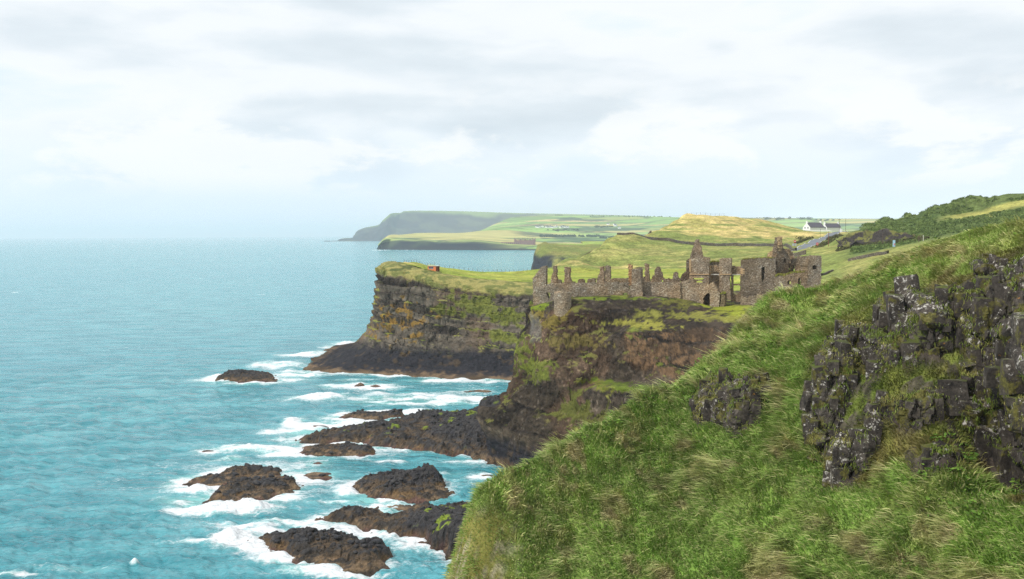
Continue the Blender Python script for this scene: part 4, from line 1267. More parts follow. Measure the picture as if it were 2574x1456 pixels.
# --- long wall
wall('curtain_wall', PF, z1, [(752, 1130), (752, 838), (780, 822), (790, 850), (1220, 838), (1420, 835), (1440, 850), (1600, 840), (1640, 860), (1640, 1090), (1200, 1110)],
     [[(1490, 1040), (1490, 998), (1520, 985), (1560, 992), (1560, 1040)], [(1506, 888), (1512, 870), (1530, 872), (1530, 892)], [(1578, 930), (1580, 888), (1596, 890), (1596, 930)]], 1.2, seed=6)
wall('merlon', PB, z1, [(830, 900), (838, 812), (860, 786), (915, 784), (936, 812), (940, 900)], (), 1.1, seed=7, tint=(0.9, 0.86, 0.82))
wall('merlon', PB, z1, [(970, 900), (976, 806), (1000, 784), (1088, 778), (1094, 900)], (), 1.1, seed=8, tint=(0.9, 0.86, 0.82))
wall('chimney_stack', PF, z1, [(1112, 860), (1116, 785), (1154, 716), (1158, 604), (1218, 596), (1224, 860)], (), 1.4, tint=(0.95, 0.86, 0.8), seed=9)
wall('chimney_stack', PB, z1, [(1226, 860), (1238, 780), (1240, 604), (1262, 590), (1305, 590), (1316, 770), (1316, 860)], (), 1.3, seed=10)
wall('courtyard_wall', PB, z1, [(1250, 900), (1262, 800), (1300, 778), (1580, 776), (1580, 900)], (), 1.0, seed=11, tint=(0.9, 0.86, 0.82))
wall('chimney_stack', PF, z1, [(1578, 880), (1578, 576), (1630, 572), (1630, 880)], (), 1.0, rag=0.08, tint=(1.25, 0.9, 0.62), seed=12, label='slender orange-tinged chimney stack')
wall('square_tower', Plane(533, 208.3, 722, 197.6), z1, [(1622, 1060), (1626, 652), (1650, 640), (1752, 636), (1764, 800), (1784, 1000), (1784, 1060)], (), 3.2, tint=(1.05, 1.0, 0.96), seed=13, label='narrow square tower standing forward of the curtain wall')
# --- right part of the curtain wall
wall('curtain_wall', PF, z1, [(1780, 1080), (1780, 836), (1800, 826), (2100, 836), (2335, 838), (2335, 1150), (2100, 1090)], [[(1784, 1000), (1786, 896), (1802, 896), (1804, 1000)]], 1.2, seed=14, tint=(1.08, 1.04, 1.0))
wall('courtyard_wall', PB, z1, [(1764, 880), (1764, 760), (1815, 752), (1815, 880)], (), 1.0, seed=15, tint=(0.9, 0.86, 0.82))
wall('chimney_stack', PB, z1, [(1812, 880), (1820, 760), (1820, 570), (1868, 568), (1872, 700), (1892, 830), (1892, 880)], (), 1.2, tint=(0.95, 0.86, 0.8), seed=16)
wall('gable', PB, z1, [(1900, 890), (1906, 790), (1926, 740), (1958, 728), (1964, 662), (1990, 606), (2034, 610), (2060, 690), (2086, 772), (2120, 786), (2330, 776), (2330, 890)],
     [[(2062, 850), (2062, 806), (2086, 806), (2086, 850)]], 1.0, tint=(0.88, 0.8, 0.76), seed=17, label='low ruined gable behind the curtain wall')
wall('chimney_stack', PB, z1, [(2222, 800), (2226, 700), (2250, 686), (2298, 684), (2306, 770), (2306, 800)], (), 1.2, seed=18)
PW = Plane(690, 201.5, 732, 198.2)
wall('curtain_wall', PW, z2, [(140, 1190), (140, 842), (230, 838), (330, 792), (400, 800), (440, 846), (560, 838), (640, 860), (700, 838), (752, 905), (770, 960), (800, 1000), (796, 1130), (780, 1210), (660, 1260), (540, 1290), (340, 1220)],
     [[(553, 1300), (556, 1060), (585, 1010), (625, 998), (654, 1004), (654, 1300)]], 1.3, seed=19, tint=(1.15, 1.1, 1.05), label='pale lower curtain wall with a dark postern doorway')
wall('wall_stub', PW, z2, [(800, 1290), (812, 1010), (830, 985), (874, 990), (876, 1040), (868, 1240), (800, 1290)], (), 1.6, seed=20, tint=(0.62, 0.58, 0.46), label='mossy broken wall stub beside the doorway')
wall('backing_wall', Plane(690, 203.6, 732, 200.3), z2, [(520, 1290), (520, 960), (690, 960), (690, 1270)], (), 0.6, seed=60, tint=(0.4, 0.38, 0.36))  # wall added to darken the doorway; the passage shade is in its tint
# --- manor house
wall('manor_wall', PM, z2, [(352, 930), (356, 482), (480, 478), (640, 478), (652, 520), (640, 560), (640, 930)], [[(406, 790), (406, 772), (568, 772), (566, 792), (540, 800), (420, 800)], [(440, 850), (446, 818), (480, 806), (520, 806), (548, 822), (550, 850)]], 1.4, seed=21, rag=0.1, tint=(1.05, 1.0, 0.95), label='tall bay of the manor house front')
wall('manor_wall', Plane(688, 208, 776, 203), z2, [(306, 900), (306, 520), (330, 498), (358, 498), (358, 900)], (), 2.0, seed=22, tint=(0.7, 0.65, 0.6))
wall('stair_wall', Plane(688, 206.5, 776, 202), z2, [(215, 900), (225, 760), (262, 700), (318, 664), (352, 600), (352, 900), (335, 900), (335, 800), (300, 800), (300, 900)], (), 1.4, seed=23, tint=(0.6, 0.54, 0.5), label='dark stepped wall stub against the manor house')
wall('gable', PG, z2, [(362, 560), (368, 440), (392, 360), (424, 290), (436, 216), (488, 210), (514, 300), (544, 400), (550, 470), (620, 466), (630, 560)], (), 1.2, rag=0.12, tint=(1.02, 0.94, 0.88), seed=24, label='steep pointed gable with a flat broken tip')
wall('manor_wall', Plane(688, 205.5, 776, 200.2), z2, [(636, 1000), (636, 592), (660, 590), (780, 596), (798, 600), (798, 1000), (730, 960)], [[(664, 850), (664, 690), (690, 680), (786, 686), (792, 700), (792, 940), (740, 900), (720, 850)]], 1.0, seed=25, tint=(1.05, 0.98, 0.9))
wall('backing_wall', Plane(688, 212, 776, 207), z2, [(640, 1000), (645, 556), (690, 528), (760, 532), (800, 540), (800, 1000)], (), 0.9, seed=26, tint=(0.42, 0.40, 0.37))  # dark tint holds the shade seen through the window opening
wall('manor_wall', PM, z2, [(788, 1090), (790, 494), (860, 486), (966, 484), (968, 560), (962, 740), (930, 760), (950, 880), (962, 1090)], (), 1.5, seed=27, rag=0.1, tint=(1.15, 1.1, 1.05), label='narrow bay of the manor house between two openings')
wall('manor_wall', Plane(688, 205.5, 776, 200.2), z2, [(958, 1120), (962, 612), (1000, 604), (1110, 606), (1110, 1120)], [[(988, 862), (988, 724), (1092, 724), (1092, 862)], [(990, 1000), (990, 880), (1090, 876), (1094, 960), (1060, 1010)]], 1.0, seed=28, rag=0.08, tint=(1.05, 0.95, 0.85), label='bay with a bright see-through window')
wall('manor_wall', PM, z2, [(1096, 1120), (1100, 640), (1104, 560), (1090, 540), (1120, 498), (1200, 488), (1420, 472), (1612, 480), (1612, 1150), (1300, 1180), (1150, 1160)],
     [[(1400, 800), (1402, 640), (1420, 610), (1452, 612), (1450, 800)], [(1408, 830), (1408, 780), (1424, 780), (1424, 830)]], 1.6, seed=29, rag=0.12, tint=(0.8, 0.76, 0.72), label='broad dark wall of the manor house')
wall('backing_wall', Plane(688, 202.6, 776, 197.5 + 3.6), z2, [(1380, 900), (1380, 590), (1470, 590), (1470, 900)], (), 0.5, seed=30, tint=(1.05, 0.98, 0.9))
wall('wall_stub', Plane(688, 202.3, 776, 196.8), z2, [(1100, 1180), (1104, 1040), (1160, 1060), (1300, 1040), (1330, 1010), (1400, 985), (1440, 1000), (1440, 1180)], (), 1.6, seed=31, rag=0.25, tint=(1.15, 1.12, 1.08), label='low pale rubble at the foot of the dark wall')
# --- right end gable: a real gabled house end, seen at an angle
PGF = Plane(776, 200.5, 792, 202.5)
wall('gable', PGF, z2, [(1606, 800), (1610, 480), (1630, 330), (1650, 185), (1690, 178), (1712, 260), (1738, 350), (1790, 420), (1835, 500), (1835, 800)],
     [[(1724, 550), (1726, 500), (1745, 484), (1758, 500), (1758, 550)], [(1802, 760), (1802, 560), (1816, 530), (1832, 540), (1832, 760)], [(1616, 640), (1616, 530), (1630, 530), (1630, 640)]], 1.0, seed=32, rag=0.1, tint=(0.72, 0.68, 0.64), label='tall pointed gable with a narrow chimney tip')  # darker tint paints in the shaded front of the gable
wall('gable', Plane(766, 206, 778, 200.6), z2, [(1440, 520), (1478, 446), (1530, 396), (1580, 334), (1606, 280), (1622, 180), (1652, 172), (1650, 250), (1632, 360), (1612, 480), (1612, 520)], (), 0.9, seed=33, rag=0.14, tint=(1.5, 1.36, 1.08), label='flank of the tall gable with sunlight tinted into its pale stone')  # bright tint paints sunlight onto this side of the gable
wall('roof_wall', Plane(786, 207, 800, 203), z2, [(1725, 560), (1735, 345), (1765, 352), (1812, 400), (1822, 450), (1850, 500), (1880, 560)], (), 1.0, seed=34, rag=0.2, tint=(1.0, 0.94, 0.84))
wall('manor_wall', PRB, z2, [(1826, 800), (1832, 506), (1900, 492), (1948, 458), (2010, 470), (2050, 520), (2066, 540), (2084, 490), (2120, 456), (2200, 452), (2200, 800)],
     [[(1856, 690), (1856, 600), (1870, 578), (1888, 600), (1888, 690)]], 1.2, seed=35, rag=0.22, tint=(1.0, 0.97, 0.92), label='ragged rear wall with a narrow arched window')
wall('round_tower_shell', Plane(808, 194.4, 822, 195.2), z2, [(2076, 960), (2080, 540), (2092, 474), (2130, 456), (2268, 458), (2276, 600), (2278, 960)], [[(2144, 640), (2148, 600), (2175, 588), (2204, 596), (2206, 640)]], 2.6, seed=36, rag=0.12, tint=(0.9, 0.87, 0.82), label='squat tower closing the landward end')
wall('curtain_wall', PR, z2, [(1596, 1060), (1600, 764), (1650, 730), (1760, 735), (1800, 706), (1900, 690), (1980, 670), (2110, 668), (2110, 1000)],
     [[(1778, 870), (1780, 826), (1800, 804), (1826, 806), (1838, 830), (1838, 870)], [(1936, 890), (1936, 776), (1976, 770), (1976, 890)]], 1.2, seed=37, rag=0.12, tint=(0.86, 0.84, 0.8), label='low wall with a grassy top and a small doorway')


def castle_box(name, pl, conv, x0, y0, x1, y1, off, thick, mat, tint=None, parent=None):
    a, b = pl.at(*conv(x0, y1)), pl.at(*conv(x1, y0))
    s0, s1, zz0, zz1 = min(a[0], b[0]), max(a[0], b[0]), min(a[1], b[1]), max(a[1], b[1])
    v = []
    for o_ in (-off, thick - off):
        for s_, z_ in ((s0, zz0), (s1, zz0), (s1, zz1), (s0, zz1)):
            v.append(pl.world(np.array(s_), np.array(z_), o_) - CASTLE_BASE)
    f = np.array([[0, 1, 2, 3], [7, 6, 5, 4], [0, 4, 5, 1], [1, 5, 6, 2], [2, 6, 7, 3], [3, 7, 4, 0]])
    return link(name, np_mesh(name, np.array(v), f, None, flat=True), mat, parent or castle)


for k in range(12):                                      # dressed corner stones
    y = 500 + k * 15
    castle_box('quoin', PM, z2, 354, y, 354 + (30 if k % 2 else 20), y + 13, 0.07, 0.5, M_DRESSED)
for k in range(9):
    y = 600 + k * 14
    castle_box('quoin', Plane(688, 205.5, 776, 200.2), z2, 640, y, 640 + (24 if k % 2 else 34), y + 12, 0.08, 0.4, M_DRESSED)
    castle_box('quoin', PM, z2, 1100, 628 + k * 13, 1100 + (60 if k % 2 else 34), 639 + k * 13, 0.08, 0.5, M_DRESSED)
castle_box('string_course', PM, z2, 360, 714, 640, 723, 0.16, 0.5, M_DRESSED)
castle_box('string_course', PM, z2, 790, 714, 962, 723, 0.16, 0.5, M_DRESSED)
castle_box('lintel', Plane(688, 205.5, 776, 200.2), z2, 660, 714, 798, 726, 0.05, 0.5, flat_mat('pale_lintel', S(196, 190, 178), 0.8, 0.1))
castle_box('lintel', Plane(688, 205.5, 776, 200.2), z2, 962, 716, 1098, 727, 0.05, 0.5, bpy.data.materials['pale_lintel'])


def make_turret():
    c = PF.at(*z1(730, 1000))
    ctr = PF.world(np.array(c[0]), np.array(0.0), -6.6)
    zt, zb = P(*z1(730, 986), ctr[1] - 1.7)[2], P(*z1(730, 1360), ctr[1] - 1.7)[2] - 2.5
    nt, nz = 44, 44
    th = np.linspace(0, 2 * math.pi, nt, endpoint=False)
    zs = np.linspace(zb, zt, nz)
    T, Z = np.meshgrid(th, zs)
    rr = 1.74 + 0.05 * (Z - zb) / (zt - zb)
    p = np.stack([np.cos(T) * rr, np.sin(T) * rr, Z], -1)
    p[-1, :, 2] += 0.25 * fbm(p[-1] * 1.3, 3, 3)
    p[..., :2] *= (1 + 0.035 * fbm(p * 1.1, 3, 8))[..., None]
    p += np.array([ctr[0], ctr[1], 0]) - CASTLE_BASE
    V = np.concatenate([p.reshape(-1, 3), p[-1].mean(0)[None]])
    f = []
    for i in range(nz - 1):
        for j in range(nt):
            a, b = i * nt + j, i * nt + (j + 1) % nt
            f.append((a, b, b + nt, a + nt))
    me = bpy.data.meshes.new('turret')
    top = (nz - 1) * nt
    me.from_pydata(V.tolist(), [], f + [(top + j, top + (j + 1) % nt, len(V) - 1) for j in range(nt)])
    at = me.color_attributes.new('col', 'FLOAT_COLOR', 'POINT')
    at.data.foreach_set('color', np.tile(np.array([1.2, 1.18, 1.16, 1.0]), len(V)))
    link('turret', me, M_STONE, castle, 'stout round turret stump standing forward on the slope')


make_turret()


# grass growing on the wall heads
def wall_grass(pl, conv, pts, n, seed, hgt=0.5, colr=(S(112, 122, 44), S(150, 140, 70)), wid=0.9):
    rng = np.random.default_rng(seed)
    q = np.array([pl.at(*conv(*a)) for a in pts])
    t = rng.uniform(0, len(q) - 1, n)
    k = np.floor(t).astype(int)
    fr = (t - k)[:, None]
    sz = q[k] * (1 - fr) + q[np.minimum(k + 1, len(q) - 1)] * fr
    base = pl.world(sz[:, 0], sz[:, 1] - 0.15, rng.uniform(-0.1, wid, n))
    h = rng.uniform(0.4, 1, n)[:, None] * hgt
    a = rng.uniform(0, 6.28, n)
    d = np.stack([np.cos(a), np.sin(a), 0 * a], 1) * 0.10
    lean = np.stack([rng.normal(size=n), rng.normal(size=n), 0 * a], 1) * 0.12
    V = np.stack([base - d, base + d, base + lean + np.array([0, 0, 1.0]) * h], 1).reshape(-1, 3) - CASTLE_BASE
    f = np.arange(n * 3).reshape(-1, 3)
    c = np.repeat(mixc(colr[0], colr[1], rng.random(n)), 3, axis=0)
    o = link('wall_top_grass', np_mesh('wall_top_grass', V, f, c, flat=True), M_BLADE, castle, kind='stuff')


wall_grass(PR, z2, [(1610, 742), (1650, 722), (1760, 732), (1800, 704), (1900, 688), (2100, 668)], 900, 1, 0.55)
wall_grass(PM, z2, [(1130, 494), (1200, 486), (1420, 470), (1600, 476)], 350, 2, 0.35)
wall_grass(Plane(688, 212, 776, 207), z2, [(660, 545), (690, 526), (790, 532)], 220, 3, 0.4)
wall_grass(PW, z2, [(812, 1000), (845, 985), (874, 992)], 160, 4, 0.5)


# ================================================================== FOREGROUND SLOPE
HILL = []
ridge = [(470, 500, 59.5), (480, 489, 60.5), (492, 482, 61.5), (530, 462.5, 64), (560, 447, 66), (590, 430.5, 68), (620, 414, 71), (650, 396.5, 74), (680, 381, 77), (702, 371, 79), (716, 362, 80.5), (727, 345, 81.5),
         (738, 331, 83), (747, 318, 84.5), (756, 310, 85.5), (770, 314, 86.5), (785, 316, 87), (800, 308, 86.5), (821, 297, 85), (840, 288, 83), (857, 280, 81), (880, 269, 79), (904, 254, 76), (925, 247, 74), (950, 239.5, 72), (997, 228, 67), (1024, 223, 65), (1070, 213, 62), (1130, 202, 58)]
for (u, v, D) in ridge:
    v += 2.5 if u < 735 else 0
    p = P(u, v, D)
    HILL.append(p)
    q = PZ(u, p[2] - (5.0 if u > 700 else 7.0), D + 7)
    HILL.append(q)
    q = PZ(u, p[2] - (12 if u > 700 else 17), D + 17)
    HILL.append(q)
for (u, v, D) in ((448, 600, 56.5), (500, 600, 56), (560, 600, 55), (630, 600, 53.5), (700, 600, 51.5), (780, 600, 48.5), (850, 600, 45), (940, 600, 41.5), (1024, 600, 38.5), (1110, 600, 36),
                  (458, 568, 57.2), (463, 545, 57.8), (467, 520, 58.6), (520, 560, 57.3), (520, 510, 60), (560, 500, 61.5), (560, 545, 58.5), (620, 540, 57.2), (620, 480, 62), (620, 440, 67.5), (700, 540, 55), (700, 480, 59.5), (700, 420, 66.5), (690, 393, 72.5),
                  (780, 540, 52), (780, 480, 55.8), (760, 430, 62), (760, 385, 66.5), (755, 345, 74), (772, 328, 79), (850, 540, 49), (850, 490, 51.5), (840, 450, 55), (830, 400, 59), (830, 360, 62.5), (825, 322, 71), (830, 308, 77),
                  (900, 540, 46.5), (900, 490, 49), (900, 450, 52), (880, 410, 54.5), (880, 360, 58), (880, 320, 63), (885, 288, 70), (950, 540, 44.5), (950, 490, 47.2), (950, 440, 50.5), (945, 400, 53.3), (940, 350, 56), (940, 310, 58.5), (940, 272, 65),
                  (1000, 540, 42), (1000, 505, 44), (1003, 480, 50.5), (1003, 430, 52.2), (1003, 380, 53.5), (1003, 330, 55), (1003, 290, 57), (1003, 255, 61.5), (1060, 540, 40), (1060, 500, 47), (1060, 420, 49.5), (1060, 330, 52.5), (1060, 250, 58),
                  (700, 680, 46), (850, 680, 40), (1024, 680, 34), (1110, 680, 32), (560, 680, 51), (450, 680, 53.5)):
    HILL.append(P(u, v, D))
for (u, v, D, dx, dz) in ((470, 500, 59.5, 3.0, 9), (467, 520, 58.6, 2.8, 9), (463, 545, 57.8, 2.6, 9), (458, 568, 57.2, 2.6, 9), (448, 600, 56.5, 2.6, 9), (480, 489, 60.5, 3.5, 9), (450, 680, 53.5, 2.6, 9)):
    p = P(u, v, D)
    HILL.append(p + np.array([-dx, 0.8, -dz]))
    HILL.append(p + np.array([-dx - 5, 2.0, -dz - 14]))
hill_rbf = RBF(HILL, 2.2, 0.01)
HX0, HX1, HY0, HY1, HST = -12.0, 46.0, 27.0, 108.0, 0.24
hxs, hys = np.arange(HX0, HX1, HST), np.arange(HY0, HY1, HST)
HXX, HYY = np.meshgrid(hxs, hys)
HZZ = hill_rbf(HXX, HYY)
def z6(pts):
    return [((2600 + x * 1.0968) / 4, (720 + y * 1.0968) / 4) for x, y in pts]


# crags: top edge, bottom edge, label, block size, number of separate blocks
CRAGS = [
    ([(130, 818), (170, 770), (220, 705), (300, 718), (410, 738), (468, 752)], [(130, 832), (160, 892), (230, 882), (300, 926), (340, 932), (385, 905), (430, 840), (468, 775)], 'dark blocky basalt crag alone in the grass nearest the castle', 0.50, 26),
    ([(566, 812), (600, 740), (628, 640), (660, 590), (700, 590), (730, 640), (752, 700)], [(566, 870), (590, 950), (620, 1005), (645, 1012), (670, 950), (700, 860), (752, 740)], 'tall narrow black basalt pillar standing out of the slope', 0.50, 26),
    ([(655, 580), (710, 545), (770, 520), (830, 548), (860, 590), (900, 560), (945, 640)], [(655, 640), (720, 722), (800, 705), (880, 695), (945, 690)], 'lichen-whitened heap of rocks above the tall narrow pillar', 0.42, 24),
    ([(820, 500), (860, 440), (920, 412), (1000, 404), (1050, 440), (1085, 500), (1112, 540)], [(820, 545), (900, 565), (940, 640), (1000, 680), (1050, 690), (1112, 580)], 'bulging grey basalt boss with a round boulder on its shoulder', 0.62, 18),
    ([(1084, 415), (1130, 400), (1170, 402), (1260, 384), (1364, 366), (1480, 350), (1660, 330)], [(1084, 470), (1110, 560), (1150, 640), (1230, 720), (1364, 700), (1480, 680), (1660, 660)], 'broad jointed basalt wall with white lichen along its top', 0.55, 40),
    ([(1180, 360), (1212, 282), (1260, 290), (1310, 312), (1364, 288), (1480, 270), (1660, 240)], [(1180, 388), (1250, 392), (1364, 394), (1480, 380), (1660, 350)], 'small weathered ledge of rock under the slope crest', 0.4, 14),
    ([(1130, 640), (1180, 690), (1225, 720), (1280, 640), (1364, 560), (1480, 520), (1660, 500)], [(1130, 860), (1200, 935), (1222, 1040), (1290, 1122), (1364, 1168), (1480, 1230), (1660, 1280)], 'massive smooth grey basalt buttress rising from the gully', 0.85, 34),
    ([(640, 1000), (668, 962), (740, 944), (795, 956), (810, 1000)], [(640, 1104), (700, 1106), (760, 1064), (810, 1016)], 'squat dark outcrop split by a vertical crack, in front of the tall narrow pillar', 0.55, 10),
    ([(762, 858), (805, 802), (870, 790), (930, 790), (1060, 794), (1084, 835)], [(762, 885), (800, 932), (860, 880), (900, 905), (980, 916), (1030, 872), (1084, 855)], 'row of rounded basalt columns half buried in mossy turf', 0.40, 18),
    ([(984, 1005), (1020, 972), (1090, 974), (1134, 1012)], [(984, 1040), (1020, 1062), (1090, 1058), (1134, 1036)], 'small white-topped rock cluster in the lush grass', 0.36, 9),
    ([(1070, 800), (1110, 785), (1160, 805), (1225, 850)], [(1070, 845), (1150, 902), (1200, 925), (1225, 926)], 'low dark ledge between the column row and the massive buttress', 0.42, 10),
]
CRAG_POLY = [np.array(z6(t) + z6(b)[::-1]) for t, b, *_ in CRAGS]
_p = np.stack([HXX, HYY, HZZ], -1)
hu, hv = project(_p)
ROCKM = np.zeros_like(hu)
for poly in CRAG_POLY:
    ROCKM = np.maximum(ROCKM, sst(sdist(hu, hv, poly) + 2.0 * fbm(_p * 0.5, 3, 3), -2.0, 2.0))
# broken mossy ground among the crags
CRAGLAND = sst(sdist(hu, hv, np.array(z6([(560, 760), (640, 560), (800, 470), (900, 390), (1180, 330), (1200, 250), (1700, 200), (1700, 1300), (1340, 1190), (1210, 1090), (1150, 1050), (960, 1060), (900, 1000), (800, 1080), (620, 1100)]))) + 8 * fbm(_p * 0.25, 3, 4), -6, 10)
tuss = fbm(_p * 0.55, 4, 31)
_c1, _c2, _cid = worley(np.stack([HXX / 0.9, HYY / 0.9, HZZ / 1.1], -1), 611)
STONES = CRAGLAND * sst(_cid + 0.25 * tuss, 0.48, 0.6)
HZZ = HZZ + CRAGLAND * (0.3 * STONES * (_cid - 0.25) - 0.6 * np.clip(0.12 - (_c2 - _c1), 0, 0.12))
HZZ = HZZ + 0.22 * tuss * (1 - ROCKM) + 0.35 * fbm(_p * 0.16, 3, 33) + 0.5 * fbm(_p * 0.7, 3, 35) * ROCKM


def hill_z(x, y):
    i = np.clip((np.asarray(y) - HY0) / HST, 0, len(hys) - 1.001)
    j = np.clip((np.asarray(x) - HX0) / HST, 0, len(hxs) - 1.001)
    a, b = np.floor(i).astype(int), np.floor(j).astype(int)
    fa, fb = i - a, j - b
    return ((HZZ[a, b] * (1 - fb) + HZZ[a, b + 1] * fb) * (1 - fa) + (HZZ[a + 1, b] * (1 - fb) + HZZ[a + 1, b + 1] * fb) * fa)


def hill_hit(u, v):
    """where the sight line through (u, v) meets the slope"""
    d = ray(u, v)
    D = np.arange(36, 100, 0.12)
    p = d[None] * (D / d[1])[:, None] + np.array([0, 0, CAMZ])
    below = p[:, 2] < hill_z(p[:, 0], p[:, 1])
    k = np.argmax(below)
    return p[k] if below[k] else None


G_GREEN, G_BRIGHT, G_DARK, G_STRAW, G_PINK, G_OLIVE = S(142, 168, 84), S(134, 174, 76), S(88, 120, 48), S(216, 206, 148), S(190, 170, 134), S(150, 164, 86)


def turf_cols(p, u, v):
    n1, n2, n3 = fbm(p * 0.09, 3, 51), fbm(p * 0.3, 4, 52), fbm(p * 0.9, 3, 53)
    # blades lie in long drifts down the slope
    wq = 0.5 * n2
    drift = fbm(np.stack([p[..., 0] * 0.95 + p[..., 1] * 0.25 + wq, p[..., 1] * 0.22, p[..., 2] * 0.28 + wq], -1), 4, 54)
    c = mixc(G_GREEN, G_OLIVE, sst(n2 + 0.5 * n1, -0.2, 0.5))
    c = mixc(c, G_STRAW, sst(drift + 0.45 * n2 - 0.05, 0.12, 0.75) * 0.55)
    c = mixc(c, G_BRIGHT, sst(n2 - 0.5 * drift, 0.15, 0.6) * 0.6)
    c = mixc(c, G_PINK, sst(n3 + 0.9 * drift, 0.55, 0.95) * 0.6)
    lush = sst(p[..., 0], 17, 27) * sst(p[..., 1], 54, 46)
    c = mixc(c, mixc(G_DARK, S(92, 132, 34), sst(n2, -0.2, 0.5)), lush * sst(n1 + 0.5 * n2 - 0.5 * drift, -0.5, 0.3) * 0.85)
    c = mixc(c, S(186, 182, 116), sst(v + 14 * n2, 305, 255) * 0.28)
    return c, n1, n2, n3, drift


def make_hill():
    p = np.stack([HXX, HYY, HZZ], -1)
    u, v = project(p)
    nrm = grid_normals(p)
    nz = np.abs(nrm[..., 2])
    c, n1, n2, n3, drift = turf_cols(p, u, v)
    c = c * 0.8
    soil = S(66, 52, 42)
    c = mixc(c, soil, sst(nz + 0.25 * n3, 0.62, 0.45) * 0.4)
    # crumbling pale chalky face at the seaward end
    chalk = sst(HXX + 1.8 * n2, 2.2, -1.5) * sst(v + 14 * n3, 498, 515)
    nq = fbm(p * 2.2, 3, 58)
    pale = sst(0.8 * n3 + 0.5 * n2 + 0.9 * nq, 0.15, 0.5)
    c = mixc(c, mixc(S(122, 118, 62), S(160, 150, 126), pale), chalk)
    mossy = mixc(S(88, 96, 36), S(120, 108, 58), sst(n2, -0.2, 0.5))
    c = mixc(c, mossy, CRAGLAND * 0.75)
    c = mixc(c, mixc(S(70, 56, 46), S(52, 47, 44), sst(n2, -0.2, 0.3)), CRAGLAND * sst(n3 + 0.6 * n1, 0.25, 0.6) * 0.8)
    nq2 = fbm(p * 2.6, 3, 59)
    c = mixc(c, mixc(S(44, 40, 37), S(92, 84, 74), sst(nq2, -0.4, 0.6)), STONES * 0.9)
    c = mixc(c, mixc(S(48, 44, 41), S(74, 66, 58), sst(n3, -0.2, 0.4)), ROCKM)
    ok = HZZ > -4
    f = grid_faces(len(hys), len(hxs))
    f = f[ok.ravel()[f].all(1)]
    vv, f, cc = compact(p.reshape(-1, 3), f, c.reshape(-1, 3))
    link('grass_slope', np_mesh('grass_slope', vv, f, cc), M_SLOPE, kind='structure', label='steep windblown grass slope with rock outcrops falling to the sea')
    return chalk


CHALK = make_hill()


def rock_mat():
    m, t, bs = new_mat('lichened_basalt')
    geo = t.node('ShaderNodeNewGeometry')
    pos = geo.outputs['Position']
    nz = t.node('ShaderNodeSeparateXYZ', {0: geo.outputs['Normal']}).outputs[2]
    n1 = t.noise(pos, 1.1, 5.0, 0.6)
    n2 = t.noise(pos, 6.0, 6.0, 0.65)
    c = t.ramp(t.math('ADD', t.math('MULTIPLY', n1, 0.55), t.math('MULTIPLY', n2, 0.45)), [(0.36, C4(S(32, 29, 27))), (0.52, C4(S(68, 62, 56))), (0.70, C4(S(112, 103, 93)))])
    l1 = t.noise(pos, 3.6, 8.0, 0.72, 0.3)
    lbig = t.noise(pos, 0.55, 3.0, 0.5)
    lm = t.math('ADD', t.math('ADD', l1, t.math('MULTIPLY', nz, 0.06)), t.math('MULTIPLY', t.math('SUBTRACT', lbig, 0.5), 0.35))
    c = t.mix(t.maprange(lm, 0.59, 0.66), c, C4(S(188, 182, 172)))
    l2 = t.noise(pos, 1.4, 7.0, 0.7, 0.2)
    c = t.mix(t.maprange(l2, 0.66, 0.71), c, C4(S(176, 120, 44)))
    mo = t.noise(pos, 0.9, 5.0, 0.65)
    mm = t.math('ADD', t.math('MULTIPLY', nz, 0.3), mo)
    c = t.mix(t.maprange(mm, 0.70, 0.84), c, C4(S(74, 80, 36)))
    m2 = t.noise(pos, 0.75, 6.0, 0.68, 0.3)
    mcol = t.ramp(t.noise(pos, 7.0, 4.0, 0.7), [(0.35, C4(S(64, 62, 30))), (0.65, C4(S(112, 106, 52)))])
    c = t.mix(t.math('MULTIPLY', t.maprange(m2, 0.53, 0.60), 0.9), c, mcol)
    t.put(bs.inputs['Base Color'], c)
    bs.inputs['Roughness'].default_value = 0.88
    bs.inputs['Specular IOR Level'].default_value = 0.2
    b = t.node('ShaderNodeBump', {'Strength': 0.8, 'Distance': 0.12, 'Height': t.noise(pos, 4.5, 8.0, 0.7)})
    t.put(bs.inputs['Normal'], b.outputs[0])
    return m


M_BASALT = rock_mat()


def block_meshes(count, seed):
    """angular jointed blocks: a leaning box with broken corners"""
    r = np.random.default_rng(seed)
    out = []
    for k in range(count):
        bm = bmesh.new()
        sx_, sy_, sz_ = r.uniform(0.75, 1.05), r.uniform(0.7, 0.95), r.uniform(1.0, 1.6)
        for x in (-1, 1):
            for y in (-1, 1):
                for z in (-1, 1):
                    p = np.array([x * sx_, y * sy_, z * sz_]) * (1 + r.normal(size=3) * 0.10)
                    if r.random() < 0.65:
                        c = r.uniform(0.15, 0.6, 3)
                        for ax in range(3):
                            q = p.copy()
                            q[ax] *= 1 - c[ax]
                            bm.verts.new(q)
                    else:
                        bm.verts.new(p)
        bmesh.ops.convex_hull(bm, input=bm.verts)
        bmesh.ops.recalc_face_normals(bm, faces=bm.faces)
        loose = [v for v in bm.verts if not v.link_faces]
        bmesh.ops.delete(bm, geom=loose, context='VERTS')
        me = bpy.data.meshes.new('basalt_block')
        bm.to_mesh(me)
        bm.free()
        for poly in me.polygons:
            poly.use_smooth = False
        out.append(me)
    return out


BLOCKS = block_meshes(14, 77)


LEDGE = []


